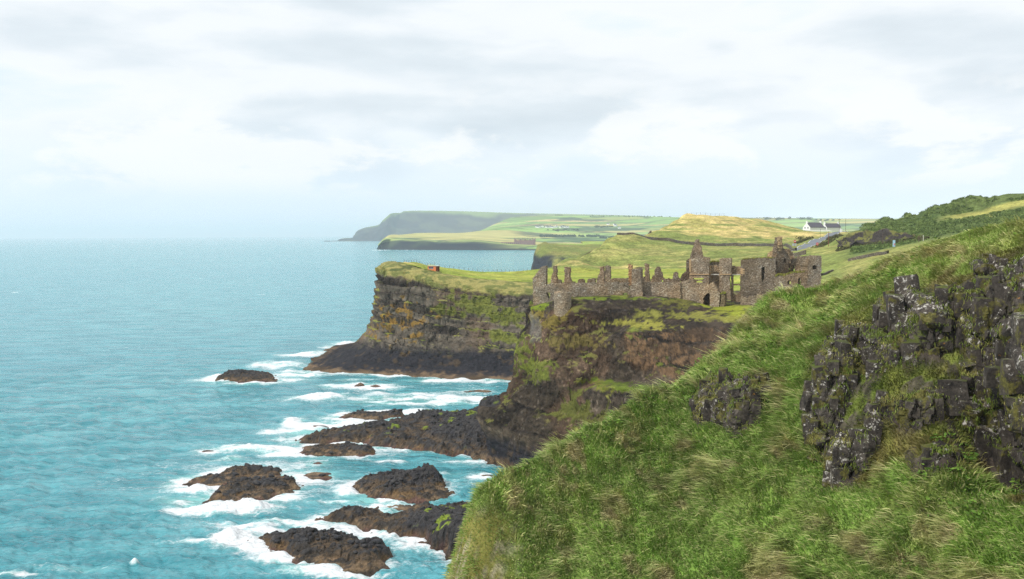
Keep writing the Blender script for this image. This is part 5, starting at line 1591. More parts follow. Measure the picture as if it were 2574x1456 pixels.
def make_crags():
    rng = np.random.default_rng(21)
    away = np.array([0.25, 0.97, 0.0])
    for k, (top, bot, lab, size, want) in enumerate(CRAGS):
        T, B = np.array(z6(top)), np.array(z6(bot))
        u0, u1 = max(T[0, 0], B[0, 0]), min(T[-1, 0], B[-1, 0])
        us = np.arange(u0, u1, 1.15)
        vt, vb = np.interp(us, T[:, 0], T[:, 1]), np.interp(us, B[:, 0], B[:, 1])
        def depth(vv):
            h = [hill_hit(a, b_) for a, b_ in zip(us, vv)]
            d = np.array([np.nan if q is None else q[1] for q in h])
            ok = ~np.isnan(d)
            d = np.interp(us, us[ok], d[ok])
            kk = min(9, len(d) // 2 * 2 - 1)
            pad = np.pad(d, kk // 2, mode='edge')
            return np.convolve(pad, np.ones(kk) / kk, 'valid')
        Db, Dt = depth(vb), depth(vt)
        Dt = np.maximum(Dt, Db + 0.4)
        hgt = np.max(vb - vt)
        nr = max(14, int(hgt / 1.15))
        ts = np.linspace(-0.12, 1.0, nr)
        end = sst(np.minimum(us - u0, u1 - us), 0.0, min(9.0, 0.22 * (u1 - u0)))
        rows = []
        for t in ts:
            lean = 0.30 * np.clip(t, 0, 1) + 0.70 * sst(np.clip(t, 0, 1), 0.72, 1.0) * 0.25
            D = Db + (Dt - Db) * (lean * end + np.clip(t, 0, 1) * (1 - end)) + 0.25 * (1 - end)
            rows.append(np.array([P(a, b_ + (c_ - b_) * t, d_) for a, b_, c_, d_ in zip(us, vb, vt, D)]))
        face_n = len(rows)
        f_top = rows[-1]
        hill_top = np.array([P(a, b_, d_) for a, b_, d_ in zip(us, vt, Dt)])
        gap = np.linalg.norm((hill_top - f_top)[:, :2], axis=1)
        for e in np.linspace(0.1, 1.0, 10):
            rows.append(f_top + away * ((gap + 0.9) * e)[:, None] + np.array([0, 0, 1.0]) * ((hill_top[:, 2] - f_top[:, 2]) * e * 0.9 - 0.12 * e)[:, None])
        G = np.array(rows)
        n = grid_normals(G)
        if n[face_n // 2, len(us) // 2, 1] > 0:
            n = -n
        w = np.ones(len(rows))
        w[face_n:] = 0.45
        w[:3] = 0.3
        ww = w[:, None] * (0.25 + 0.75 * end[None])
        along = G[..., 0] * 0.97 - G[..., 1] * 0.25
        bz = size * 1.7
        bed = G[..., 2] + 0.25 * fbm(G * 0.5, 2, 6)
        colw = along + 0.25 * fbm(G * 0.7, 2, 5)
        f1, f2, cid, off = worley(np.stack([colw / bz, 0 * colw + k, bed / (bz * 1.6)], -1), 90 + k, True)
        c2, c3 = (cid * 57.3) % 1.0, (cid * 91.7) % 1.0
        g1, g2, gid = worley(np.stack([colw / (bz * 0.45), 0 * colw + k, bed / (bz * 0.7)], -1), 95 + k)
        blk = 1.25 * size * (cid - 0.35) + 0.4 * size * (gid - 0.5) + size * (1.5 * off[..., 0] * (c2 - 0.5) + 1.5 * off[..., 2] * (c3 - 0.3)) - 7.0 * size * np.clip(0.06 - (f2 - f1), 0, 0.06) - 2.5 * size * np.clip(0.05 - (g2 - g1), 0, 0.05)
        ch = fbm(np.stack([along * 0.45, 0 * along, G[..., 2] * 0.12], -1), 3, 99 + k)
        disp = blk + 0.55 * size * ch * 1.4 + 0.03 * fbm(G * 2.6, 3, 8)
        H = G + n * (disp * ww)[..., None]
        Hn = grid_normals(H)
        Hn = np.where(Hn[..., 2:] < 0, -Hn, Hn)
        ln = fbm(H * 0.8, 3, 140 + k)
        lm = (Hn[..., 2] + 0.45 * ln > 0.62) | ((np.arange(len(rows))[:, None] > face_n - 4) & (ln > -0.25)) | ((end[None] < 0.35) & (ln > 0.0))
        LEDGE.append(H[lm])
        base = G[0].mean(0)
        o = thing('rock_outcrop', tuple(base), lab, 'rock outcrop', 'rock outcrops in the grass slope')
        link('rock_face', np_mesh('rock_face', H - base, grid_faces(len(rows), len(us)), flat=True), M_BASALT, o)
        spots = []
        yaw0 = math.atan2(-0.97, -0.25) + math.pi / 2
        for _ in range(4000):
            i, j = rng.integers(2, face_n + 2), rng.integers(3, max(4, len(us) - 3))
            i = min(i, len(rows) - 1)
            if end[j] < 0.5 and rng.random() < 0.6:
                continue
            pt, s_ = H[i, j], size * rng.uniform(0.32, 0.95)
            if all(np.linalg.norm(pt - q[0]) > 0.9 * (s_ + q[1]) for q in spots):
                spots.append((pt, s_))
            if len(spots) >= want:
                break
        for (pt, s_) in spots:
            b = link('basalt_block', BLOCKS[rng.integers(14)], M_BASALT, o)
            b.location = tuple(pt - base + away * s_ * 0.55 - np.array([0, 0, s_ * 0.25]))
            b.scale = (s_ * rng.uniform(0.8, 1.25), s_ * rng.uniform(0.9, 1.2), s_ * rng.uniform(0.8, 1.5))
            b.rotation_euler = (rng.normal() * 0.07, rng.normal() * 0.07, yaw0 + rng.normal() * 0.2 + (math.pi if rng.random() < 0.5 else 0))


make_crags()


def ledge_turf():
    r = np.random.default_rng(77)
    p = np.concatenate(LEDGE)
    p = np.repeat(p, 4, axis=0) + r.normal(size=(len(p) * 4, 3)) * np.array([0.06, 0.06, 0.02])
    p = p[r.permutation(len(p))[:24000]]
    m = len(p)
    n2 = fbm(p * 0.5, 3, 5)
    c = mixc(mixc(S(104, 116, 48), S(150, 138, 82), sst(n2, -0.3, 0.5)), S(120, 142, 60), r.random(m) * 0.6) * r.uniform(0.8, 1.2, m)[:, None]
    L = r.uniform(0.12, 0.42, m)[:, None]
    out = np.array([-0.35, -0.75, 0.0]) + r.normal(size=(m, 3)) * 0.35
    side = np.cross(out, np.array([0, 0, 1.0]) + r.normal(size=(m, 3)) * 0.3)
    side /= np.linalg.norm(side, axis=1)[:, None] + 1e-6
    w = side * 0.022
    mid = p + (np.array([0, 0, 0.75]) + out * 0.35) * L * 0.6
    tip = mid + (out * 0.8 - np.array([0, 0, 0.45])) * L * 0.8
    V = np.stack([p - w, p + w, mid + w * 0.8, mid - w * 0.8, tip], 1).reshape(-1, 3)
    k = np.arange(m)[:, None] * 5
    F = np.concatenate([k + np.array([[0, 1, 2]]), k + np.array([[0, 2, 3]]), k + np.array([[3, 2, 4]])])
    link('ledge_turf', np_mesh('ledge_turf', V, F, np.repeat(c, 5, axis=0)), M_BLADE, kind='stuff', label='short turf hanging over the ledges of the crags', cat='grass')


ledge_turf()


def weed_patches():
    r = np.random.default_rng(31)
    P_, C_ = [], []
    X, Y = r.uniform(-2, 34, 1500), r.uniform(40, 78, 1500)
    n = fbm(np.stack([X * 0.15, Y * 0.15, 0 * X], -1), 3, 7)
    for x, y in zip(X[n > 0.15], Y[n > 0.15]):
        z = hill_z(x, y)
        k = r.integers(10, 26)
        d = r.normal(size=(k, 3)) * np.array([0.22, 0.22, 0.10])
        P_.append(d + np.array([x, y, z + 0.18]))
        C_.append(mixc(S(70, 98, 36), S(108, 136, 54), r.random(k)))
    p, c = np.concatenate(P_), np.concatenate(C_)
    m = len(p)
    a = r.normal(size=(m, 3)) * np.array([1, 1, 0.4])
    a /= np.linalg.norm(a, axis=1)[:, None]
    b = np.cross(a, r.normal(size=(m, 3)))
    b /= np.linalg.norm(b, axis=1)[:, None]
    s_ = r.uniform(0.06, 0.13, m)[:, None]
    V = np.stack([p - a * s_ * 1.3, p - b * s_ * 0.6, p + a * s_ * 1.3, p + b * s_ * 0.6], 1).reshape(-1, 3)
    link('weeds', np_mesh('weeds', V, np.arange(m * 4).reshape(-1, 4), np.repeat(c, 4, axis=0)), M_BLADE, kind='stuff', label='broad-leaved weeds scattered through the slope grass', cat='weeds')


weed_patches()


# ------------------------------------------------------------------ grass blades
def make_grass(n=230000):
    rng = np.random.default_rng(3)
    out = []
    X, Y = rng.uniform(-9, 44, n * 4), rng.uniform(36, 92, n * 4)
    Z = hill_z(X, Y)
    p = np.stack([X, Y, Z], -1)
    u, v = project(p)
    i = np.clip(((Y - HY0) / HST).astype(int), 0, len(hys) - 1)
    j = np.clip(((X - HX0) / HST).astype(int), 0, len(hxs) - 1)
    rk, ck, cl = np.maximum(ROCKM[i, j], 0.8 * STONES[i, j]), CHALK[i, j], CRAGLAND[i, j]
    gy = (hill_z(X, Y + 0.5) - hill_z(X, Y - 0.5))
    gx = (hill_z(X + 0.5, Y) - hill_z(X - 0.5, Y))
    nrm = np.stack([-gx, -gy, 1 + 0 * gx], -1)
    nrm /= np.linalg.norm(nrm, axis=1)[:, None]
    view = p - np.array([0, 0, CAMZ])
    dist = np.linalg.norm(view, axis=1)
    facing = -(view * nrm).sum(1) / dist
    ok = (u > -30 + 440) & (u < 1140) & (v > 190) & (v < 605) & (facing > -0.12)
    ok &= rng.random(len(X)) < (1 - np.clip(rk * 1.1, 0, 1)) * (1 - 0.2 * ck)
    ok &= rng.random(len(X)) < np.clip((dist / 62) ** -1.0, 0.4, 1.3) * 0.9
    idx = np.flatnonzero(ok)[:n]
    p, nrm, u, v, dist, ck, cl = p[idx], nrm[idx], u[idx], v[idx], dist[idx], ck[idx], cl[idx]
    m = len(p)
    c, n1, n2, n3, drift = turf_cols(p, u, v)
    c = c * rng.uniform(0.84, 1.16, m)[:, None]
    dry = rng.random(m) < 0.13
    c = np.where(dry[:, None], mixc(c, G_STRAW * 1.05, 0.7 + 0 * n1), c)
    t1, t2, tid = worley(np.stack([p[:, 0] / 0.9, p[:, 1] / 0.9, 0 * p[:, 0]], -1), 404)
    tall = sst(drift + 0.3 * n2, -0.2, 0.6)
    L0 = 1.0 - 0.35 * sst(u, 735, 770) * sst(v, 345, 300)
    L0 = L0 * (0.55 + 0.95 * tid * sst(t1, 0.75, 0.15))
    c = c * (0.82 + 0.36 * tid)[:, None]
    L = L0 * rng.uniform(0.36, 0.80, m) * (0.8 + 0.75 * tall) * np.where(dry, 1.25, 1.0) * (1 - 0.5 * ck) * (1 - 0.5 * cl)
    c = mixc(c, mixc(S(96, 102, 42), S(122, 106, 60), sst(n2, -0.2, 0.5)), cl * 0.75)
    down = np.stack([nrm[:, 0], nrm[:, 1], 0 * n1], 1)
    down /= np.linalg.norm(down, axis=1)[:, None] + 1e-6
    wind = np.stack([-0.55 + 0.35 * n2, -0.35 + 0.3 * n1, 0 * n1], 1)
    ta = tid * 40.0
    lean = down * 0.5 + wind * (0.5 + 0.3 * tall)[:, None] + np.stack([np.cos(ta), np.sin(ta), 0 * ta], 1) * 0.22 + rng.normal(size=(m, 3)) * 0.20
    up = nrm * 0.55 + np.array([0, 0, 0.55])
    a = rng.uniform(0, math.pi, m)
    side = np.cross(lean + up * 0.4, nrm + rng.normal(size=(m, 3)) * 0.22)
    side /= np.linalg.norm(side, axis=1)[:, None] + 1e-6
    w = (0.012 + 0.00022 * dist) * rng.uniform(0.7, 1.4, m)
    b0 = p - nrm * 0.03
    mid = b0 + (up * 0.9 + lean * 0.35) * (L * 0.55)[:, None]
    tip = mid + (up * 0.35 + lean * 0.95 - np.array([0, 0, 0.12])) * (L * 0.6)[:, None]
    sw = side * w[:, None]
    V = np.stack([b0 - sw, b0 + sw, mid + sw * 0.75, mid - sw * 0.75, tip], 1).reshape(-1, 3)
    k = np.arange(m)[:, None] * 5
    F = np.concatenate([k + np.array([[0, 1, 2]]), k + np.array([[0, 2, 3]]), k + np.array([[3, 2, 4]])])
    cv = np.stack([c, c, c, c, c * 1.1], 1).reshape(-1, 3)
    link('grass', np_mesh('grass', V, F, cv), M_BLADE, kind='stuff', label='long windblown grass covering the steep slope', cat='grass')


make_grass()


# ================================================================== DETAILS
def box_mesh(name, boxes, mat_cols=None):
    """boxes: (x0, x1, y0, y1, z0, z1)"""
    V, F = [], []
    for (x0, x1, y0, y1, z0, z1) in boxes:
        k = len(V)
        V += [(x, y, z) for z in (z0, z1) for (x, y) in ((x0, y0), (x1, y0), (x1, y1), (x0, y1))]
        F += [(k + 3, k + 2, k + 1, k), (k + 4, k + 5, k + 6, k + 7), (k, k + 1, k + 5, k + 4), (k + 1, k + 2, k + 6, k + 5), (k + 2, k + 3, k + 7, k + 6), (k + 3, k, k + 4, k + 7)]
    return np_mesh(name, np.array(V), np.array(F), None, flat=True)


M_WHITE = flat_mat('white_render', S(232, 232, 228), 0.8, 0.05)
M_SLATE = flat_mat('slate_roof', S(88, 84, 94), 0.7, 0.12, 1.5)
M_GLASS = flat_mat('dark_window', S(70, 80, 92), 0.25, 0.05)
M_ORANGE = flat_mat('orange_paint', S(216, 124, 78), 0.6, 0.12, 2.0)
M_PALEROOF = flat_mat('pale_felt_roof', S(206, 204, 190), 0.8, 0.1)
M_WOOD = flat_mat('weathered_wood', S(96, 80, 66), 0.9, 0.2)
M_REDBROWN = flat_mat('rusty_pole', S(122, 70, 58), 0.8, 0.2)
M_RED = flat_mat('sign_red', S(206, 40, 44), 0.5, 0.05)
M_SIGNBLUE = flat_mat('pale_blue_board', S(170, 204, 224), 0.6, 0.05)
M_PINKSTONE = flat_mat('pink_sandstone', S(150, 116, 110), 0.9, 0.2, 0.1)


def part(o, name, boxes, mat, parent=None):
    return link(name, box_mesh(name, boxes), mat, parent or o)


def gable_house(name, loc, rz, w, l, h, rise, label, cat='house', group=None, windows=True, chimneys=True, wall_mat=None, roof_mat=None):
    """ridge along local y; the gable end faces local -y"""
    o = thing(name, tuple(loc), label, cat, group, rz)
    V = np.array([(-w / 2, 0, -1), (w / 2, 0, -1), (w / 2, 0, h), (0, 0, h + rise), (-w / 2, 0, h), (-w / 2, l, -1), (w / 2, l, -1), (w / 2, l, h), (0, l, h + rise), (-w / 2, l, h)])
    me = bpy.data.meshes.new('wall')
    me.from_pydata(V.tolist(), [], [(0, 1, 2, 3, 4), (9, 8, 7, 6, 5), (1, 6, 7, 2), (5, 0, 4, 9)])
    link('wall', me, wall_mat or M_WHITE, o)
    t = 0.18
    e = 0.25
    k = rise / (w / 2)
    RV = []
    for sgn in (-1, 1):
        for yy in (0.12, l - 0.12):
            RV += [(0, yy, h + rise + t), (sgn * (w / 2 + e), yy, h - e * k + t), (0, yy, h + rise + 0.02), (sgn * (w / 2 + e), yy, h - e * k + 0.02)]
    RF = []
    for b in (0, 8):
        RF += [(b, b + 1, b + 5, b + 4), (b + 2, b + 6, b + 7, b + 3), (b + 1, b + 3, b + 7, b + 5), (b, b + 2, b + 3, b + 1), (b + 4, b + 5, b + 7, b + 6)]
    me = bpy.data.meshes.new('roof')
    me.from_pydata(RV, [], RF)
    roof = link('roof', me, roof_mat or M_SLATE, o)
    if chimneys:
        for yy in (0.5, l - 0.5):
            part(o, 'chimney', [(-0.7, 0.7, yy - 0.45, yy + 0.45, h + rise - 0.5, h + rise + 1.3)], wall_mat or M_WHITE)
        for yy in (l * 0.25, l * 0.38):
            z = h + rise * 0.55
            xs = -w / 2 * 0.45
            part(o, 'skylight', [(xs - 0.35, xs + 0.35, yy, yy + 0.9, z + 0.25, z + 0.55)], M_GLASS, roof)
    if windows:
        for xx in (-w * 0.2, w * 0.2):
            part(o, 'window', [(xx - 0.45, xx + 0.45, -0.05, 0.1, h * 0.5, h * 0.5 + 1.3)], M_GLASS)
        for yy in np.arange(2.0, l - 1.5, 3.0):
            part(o, 'window', [(-w / 2 - 0.05, -w / 2 + 0.1, yy, yy + 1.0, 1.0, 2.2)], M_GLASS)
    return o


def ground_pt(u, v, D):
    p = P(u, v, D)
    z = field_z(p[0], p[1])
    return np.array([p[0], p[1], z])


# white houses beyond the road
Dh = 760
p = P(806.5, 229.9, Dh)
gable_house('farmhouse', p, math.radians(-58), 7.2, 16, 1.9, 3.5, 'white gabled farmhouse with dark slate roof, the larger of two beside the road', 'house')
p = P(824.2, 229.6, Dh + 12)
gable_house('farmhouse', p, math.radians(-62), 5.4, 15, 1.7, 2.9, 'white gabled farmhouse, the smaller of two beside the road', 'house')
p = P(815, 230.6, Dh - 8)
gw = thing('garden_wall', (p[0], p[1], p[2] - 0.5), 'low white garden wall in front of the farmhouses', 'wall')
part(gw, 'wall_run', [(-9, 12, -0.2, 0.2, 0, 0.9)], M_WHITE)

# ground under the far farmhouses and the verge they stand on
def make_house_knoll():
    cx = P(817, 232, Dh + 5)
    xs, ys = np.linspace(-60, 75, 60), np.linspace(-55, 70, 50)
    X, Y = np.meshgrid(xs, ys)
    Z = cx[2] - 0.9 - 0.0022 * X ** 2 - 0.0010 * Y ** 2 + 0.5 * fbm(np.stack([X * .05, Y * .05, 0 * X], -1), 3, 2)
    p = np.stack([X + cx[0], Y + cx[1], Z], -1)
    c = mixc(S(132, 142, 74), S(160, 156, 88), sst(fbm(p * 0.05, 3, 6), -0.3, 0.4))
    link('farm_knoll', np_mesh('farm_knoll', p, grid_faces(50, 60), c.reshape(-1, 3)), M_TURF, kind='structure', label='grassy rise carrying the white farmhouses')


make_house_knoll()


# far village, mansion and scattered farms on the hazy coast
def far_z(u, v):
    """nearest point of the far coast seen at (u, v)"""
    uu, vv = project(FAR_G)
    k = np.argmin((uu - u) ** 2 + (vv - v) ** 2)
    return FAR_G.reshape(-1, 3)[k]


rng = np.random.default_rng(9)
VILLAGE = [(537.5 + i * 1.9, 227.6 + 0.35 * math.sin(i * 1.7)) for i in range(17)] + [(606.5, 224.6), (608.5, 225), (613.5, 225.2), (616, 226.2), (620.5, 228.5)]
for i, (u, v) in enumerate(VILLAGE):
    g = far_z(u, v)
    lab = 'white cottage in the hazy row of houses across the bay' if i < 17 else 'white house in the small hazy cluster inland across the bay'
    gable_house('cottage', g, math.radians(rng.uniform(-70, 70)), 8 + rng.uniform(0, 3), 11 + rng.uniform(0, 5), 5.0, 3.6, lab, 'house', 'white houses across the bay', False, False)
for (u, v, D, lab) in ((766, 222.5, 3300, 'small white farm below the distant tree line'), (775, 223, 3250, 'long white barn below the distant tree line')):
    g = far_z(u, v)
    gable_house('farm', g, math.radians(60), 10, 26, 5, 4, lab, 'house', None, False, False)
g = far_z(521, 244.2)
man = thing('mansion', tuple(g), 'big reddish stone mansion with gables and chimneys on the far shore', 'mansion')
part(man, 'main_block', [(-22, 40, -6, 14, -3, 11)], M_PINKSTONE)
part(man, 'wing', [(-62, -22, -4, 10, -3, 6.5)], M_PINKSTONE)
for x in (-18, -4, 10, 24, 36):
    V = np.array([(x - 5, -7, 11), (x + 5, -7, 11), (x, -7, 17), (x - 5, 12, 11), (x + 5, 12, 11), (x, 12, 17)])
    me = bpy.data.meshes.new('gable')
    me.from_pydata(V.tolist(), [], [(0, 1, 2), (5, 4, 3), (1, 4, 5, 2), (3, 0, 2, 5)])
    link('gable', me, M_PINKSTONE, man)
for x in (-21, -11, 3, 17, 31, 39):
    part(man, 'chimney', [(x - 1, x + 1, 0, 2, 10, 19)], M_PINKSTONE)
for x in np.arange(-58, 38, 6.0):
    part(man, 'window', [(x, x + 2, (-4.2 if x < -22 else -6.2), 0, 2.5, 5.0)], M_GLASS)


# orange lookout hut on the cliff top
def make_hut():
    p = P(434, 273.2, 351.5)
    p[2] = max(p[2], field_z(p[0], p[1] + 2))
    o = thing('lookout_hut', tuple(p), 'small orange wooden hut with a window band on the cliff top', 'hut', None, math.radians(-12))
    o.scale = (0.88, 0.88, 0.85)
    part(o, 'wall', [(-2.2, 1.1, -1.3, 1.3, -0.6, 1.65)], M_ORANGE)
    part(o, 'porch_post', [(1.85, 1.97, -1.25, -1.13, -0.6, 1.6)], M_WOOD)
    part(o, 'porch_post', [(1.85, 1.97, 1.13, 1.25, -0.6, 1.6)], M_WOOD)
    part(o, 'porch_back', [(1.1, 1.9, 0.9, 1.0, -0.6, 1.6)], M_REDBROWN)
    part(o, 'roof', [(-2.35, 2.3, -1.5, 1.5, 1.65, 1.78)], M_PALEROOF)
    for x in (-1.75, -0.75):
        w = part(o, 'window', [(x, x + 0.85, -1.36, -1.25, 0.55, 1.35)], M_GLASS)
        part(o, 'sill', [(x - 0.05, x + 0.9, -1.4, -1.25, 0.47, 0.55)], M_WHITE, w)
    part(o, 'door', [(1.1, 1.16, -0.6, 0.3, -0.4, 1.4)], M_REDBROWN)
    part(o, 'deck', [(-2.3, 2.2, -1.45, 1.4, -0.75, -0.6)], M_WOOD)
    for k in range(3):
        part(o, 'step', [(2.2 + 0.3 * k, 2.5 + 0.3 * k, -0.6, 0.6, -0.8 - 0.25 * k, -0.7 - 0.25 * k)], M_WOOD)


make_hut()


# dry-stone walls
M_DRYSTONE = make_stone_mat('dry_stone', S(92, 86, 80), S(150, 146, 138), S(52, 48, 46))


def stone_wall(label, pts, h, th, sink=0.8, zs=None):
    xy = np.array([P(*a)[:2] for a in pts])
    t = np.concatenate([[0], np.cumsum(np.linalg.norm(np.diff(xy, axis=0), axis=1))])
    n = max(8, int(t[-1] / 1.2))
    c = hermite(np.c_[xy, 0 * xy[:, 0]], t, np.linspace(0, t[-1], n))
    nr = np.gradient(c[:, :2], axis=0)
    nr = np.stack([nr[:, 1], -nr[:, 0]], 1) / (np.linalg.norm(nr, axis=1)[:, None] + 1e-9)
    z = field_z(c[:, 0], c[:, 1])
    hh = h * (1 + 0.12 * fbm(np.c_[c[:, :2] * 0.5, 0 * z], 3, 3)) + (RNG.random(n) - 0.5) * 0.15
    prof = []
    for (o_, zz) in ((-th / 2, -sink + 0 * hh), (-th / 2 * 0.85, hh * 0.9), (0, hh), (th / 2 * 0.85, hh * 0.9), (th / 2, -sink + 0 * hh)):
        prof.append(np.c_[c[:, :2] + nr * (o_ + 0.06 * (RNG.random(n)[:, None] - 0.5)), z + zz])
    G = np.stack(prof, 1)
    b = np.array([c[0, 0], c[0, 1], z[0]])
    o = link('stone_wall', np_mesh('stone_wall', G.reshape(-1, 3) - b, grid_faces(n, 5), np.ones((n * 5, 3)), flat=True), M_DRYSTONE, None, label, 'stone wall', 'field walls')
    o.location = b


stone_wall('long dark roadside wall running along the foot of the straw-coloured mound', [(617, 238.2, 545), (640, 240.6, 545), (690, 243.6, 543), (735, 245.9, 538), (775, 247.3, 520), (796, 249.3, 440)], 1.5, 0.8)
stone_wall('short dark wall on the crest of the bank left of the mound', [(616, 236.6, 551), (636, 236.2, 574), (651, 236.2, 592)], 1.6, 0.8)
stone_wall('long low ruined wall half sunk in the pasture', [(849, 252.6, 325), (868, 252.0, 318), (888, 251.6, 310)], 0.9, 1.0)
stone_wall('broken line of field stones climbing right from the castle tower', [(822, 256.6, 305), (828, 255.2, 309), (833, 254.2, 312)], 0.7, 0.6)
stone_wall('dark retaining wall at the end of the road', [(786, 251.2, 402), (797, 250.6, 398), (806, 250.2, 396)], 1.6, 0.8)


# poles, signs and posts by the road
def pole(u, v, D, h, label, mat, arm=False, r=0.13):
    p = ground_pt(u, v, D)
    o = thing('utility_pole', tuple(p), label, 'pole', 'poles along the road')
    bm = bmesh.new()
    bmesh.ops.create_cone(bm, cap_ends=True, segments=8, radius1=r, radius2=r * 0.75, depth=h + 1)
    bmesh.ops.translate(bm, vec=(0, 0, (h - 1) / 2), verts=bm.verts)
    me = bpy.data.meshes.new('shaft')
    bm.to_mesh(me)
    link('shaft', me, mat, o)
    if arm:
        part(o, 'crossarm', [(-0.9, 0.9, -0.08, 0.08, h - 0.7, h - 0.5)], mat)
        for x in (-0.8, 0, 0.8):
            part(o, 'insulator', [(x - 0.06, x + 0.06, -0.06, 0.06, h - 0.5, h - 0.25)], M_GLASS)
    return o


pole(839.2, 233.4, 640, 9.5, 'dark utility pole with a crossarm beside the road bend', M_WOOD, True)
pole(845.6, 231.5, 700, 9.0, 'thin pale utility pole farther along the road', M_WOOD)
pole(828.5, 243.5, 440, 7.0, 'rust-red pole rising from the hedge by the road', M_REDBROWN)
pole(820.3, 239.6, 530, 5.5, 'slim grey pole on the far verge of the road', M_WOOD, False, 0.08)
pole(882.8, 242.4, 365, 4.6, 'leaning grey post in front of the dark rock cutting', M_WOOD, False, 0.12)


def round_sign(u, v, D, label, back=False):
    p = ground_pt(u, v, D)
    o = thing('no_entry_sign', tuple(p), label, 'road sign', 'no-entry signs at the road end', math.radians(10))
    part(o, 'post', [(-0.06, 0.06, -0.05, 0.05, -0.5, 2.6)], M_WOOD)
    bm = bmesh.new()
    bmesh.ops.create_cone(bm, cap_ends=True, segments=24, radius1=0.62, radius2=0.62, depth=0.06)
    bmesh.ops.rotate(bm, cent=(0, 0, 0), matrix=Matrix.Rotation(math.pi / 2, 3, 'X'), verts=bm.verts)
    bmesh.ops.translate(bm, vec=(0, -0.1, 2.4), verts=bm.verts)
    me = bpy.data.meshes.new('disc')
    bm.to_mesh(me)
    d = link('disc', me, M_RED, o)
    part(o, 'bar', [(-0.45, 0.45, -0.17, -0.14, 2.29, 2.51)], M_WHITE, d)
    if back:
        part(o, 'board', [(-1.3, 0.8, -0.02, 0.03, 0.3, 1.5)], flat_mat('grey_board', S(188, 192, 190), 0.6, 0.05))


round_sign(794.8, 243.6, 470, 'red and white no-entry sign above a grey board on the mound side of the road', True)
round_sign(817.3, 243.6, 440, 'red and white no-entry sign on the hedge side of the road')


def tall_board():
    p = ground_pt(894, 243.3, 340)
    o = thing('information_sign', tuple(p), 'tall pale blue information board with a red mark below the gorse hill', 'sign')
    part(o, 'board', [(-0.42, 0.42, -0.05, 0.05, 0.2, 2.4)], M_SIGNBLUE)
    part(o, 'emblem', [(-0.05, 0.32, -0.075, -0.052, 0.7, 1.25)], M_RED)
    part(o, 'stripe', [(-0.05, 0.32, -0.085, -0.077, 0.93, 1.02)], M_WHITE)
    part(o, 'leg', [(-0.3, -0.22, -0.04, 0.04, -0.5, 0.2)], M_WOOD)
    part(o, 'leg', [(0.22, 0.3, -0.04, 0.04, -0.5, 0.2)], M_WOOD)
    p = ground_pt(840.8, 232.5, 640)
    o = thing('notice_board', tuple(p), 'small white notice board at the foot of the dark utility pole', 'sign')
    part(o, 'board', [(-0.9, 0.9, -0.05, 0.05, 0.8, 3.0)], M_WHITE)
    part(o, 'leg', [(-0.6, -0.5, -0.04, 0.04, -0.5, 0.8)], M_WOOD)
    part(o, 'leg', [(0.5, 0.6, -0.04, 0.04, -0.5, 0.8)], M_WOOD)
    p = ground_pt(921, 243.5, 330)
    o = thing('gate_post', tuple(p), 'weathered pale timber gate frame at the foot of the gorse hill', 'gate')
    part(o, 'post', [(-0.8, -0.65, -0.12, 0.12, -0.5, 1.9)], M_WOOD)
    part(o, 'post', [(0.65, 0.8, -0.12, 0.12, -0.5, 2.1)], M_PALEROOF)
    for z in (0.5, 1.2, 1.9):
        part(o, 'rail', [(-0.6, 0.6, -0.06, 0.06, z, z + 0.18)], M_WOOD)


tall_board()


def fence(label, pts, n, h, group):
    xy = np.array([P(*a)[:2] for a in pts])
    t = np.concatenate([[0], np.cumsum(np.linalg.norm(np.diff(xy, axis=0), axis=1))])
    c = hermite(np.c_[xy, 0 * xy[:, 0]], t, np.linspace(0, t[-1], n))
    z = field_z(c[:, 0], c[:, 1])
    o = thing('post_fence', (c[0, 0], c[0, 1], z[0]), label, 'fence', group)
    me = box_mesh('post', [(-0.05, 0.05, -0.05, 0.05, -0.5, h)])
    me.materials.append(M_WOOD)
    for k in range(n):
        q = link('post', me, None, o)
        q.location = (c[k, 0] - c[0, 0], c[k, 1] - c[0, 1], z[k] - z[0])
        q.rotation_euler = (RNG.normal() * 0.06, RNG.normal() * 0.06, RNG.random() * 3)
    V, F = [], []
    for zz in (h * 0.55, h * 0.9):
        for k in range(n):
            V += [(c[k, 0] - c[0, 0], c[k, 1] - c[0, 1], z[k] - z[0] + zz), (c[k, 0] - c[0, 0], c[k, 1] - c[0, 1], z[k] - z[0] + zz + 0.02)]
        b = len(V) - 2 * n
        F += [(b + 2 * k, b + 2 * k + 2, b + 2 * k + 3, b + 2 * k + 1) for k in range(n - 1)]
    me = bpy.data.meshes.new('wire')
    me.from_pydata(V, [], F)
    link('wire', me, M_WOOD, o)


fence('wire fence on wooden posts along the crest of the straw-coloured mound', [(687, 215, 640), (698, 214.6, 645), (715, 215.6, 652), (724, 216.2, 656)], 9, 1.7, 'wire fences')
fence('wire fence on wooden posts along the seaward edge of the fairway', [(404, 261.4, 405), (430, 264.8, 423), (450, 268.8, 426), (470, 271.6, 428), (500, 272.6, 430), (535, 271.3, 438)], 34, 1.15, 'wire fences')


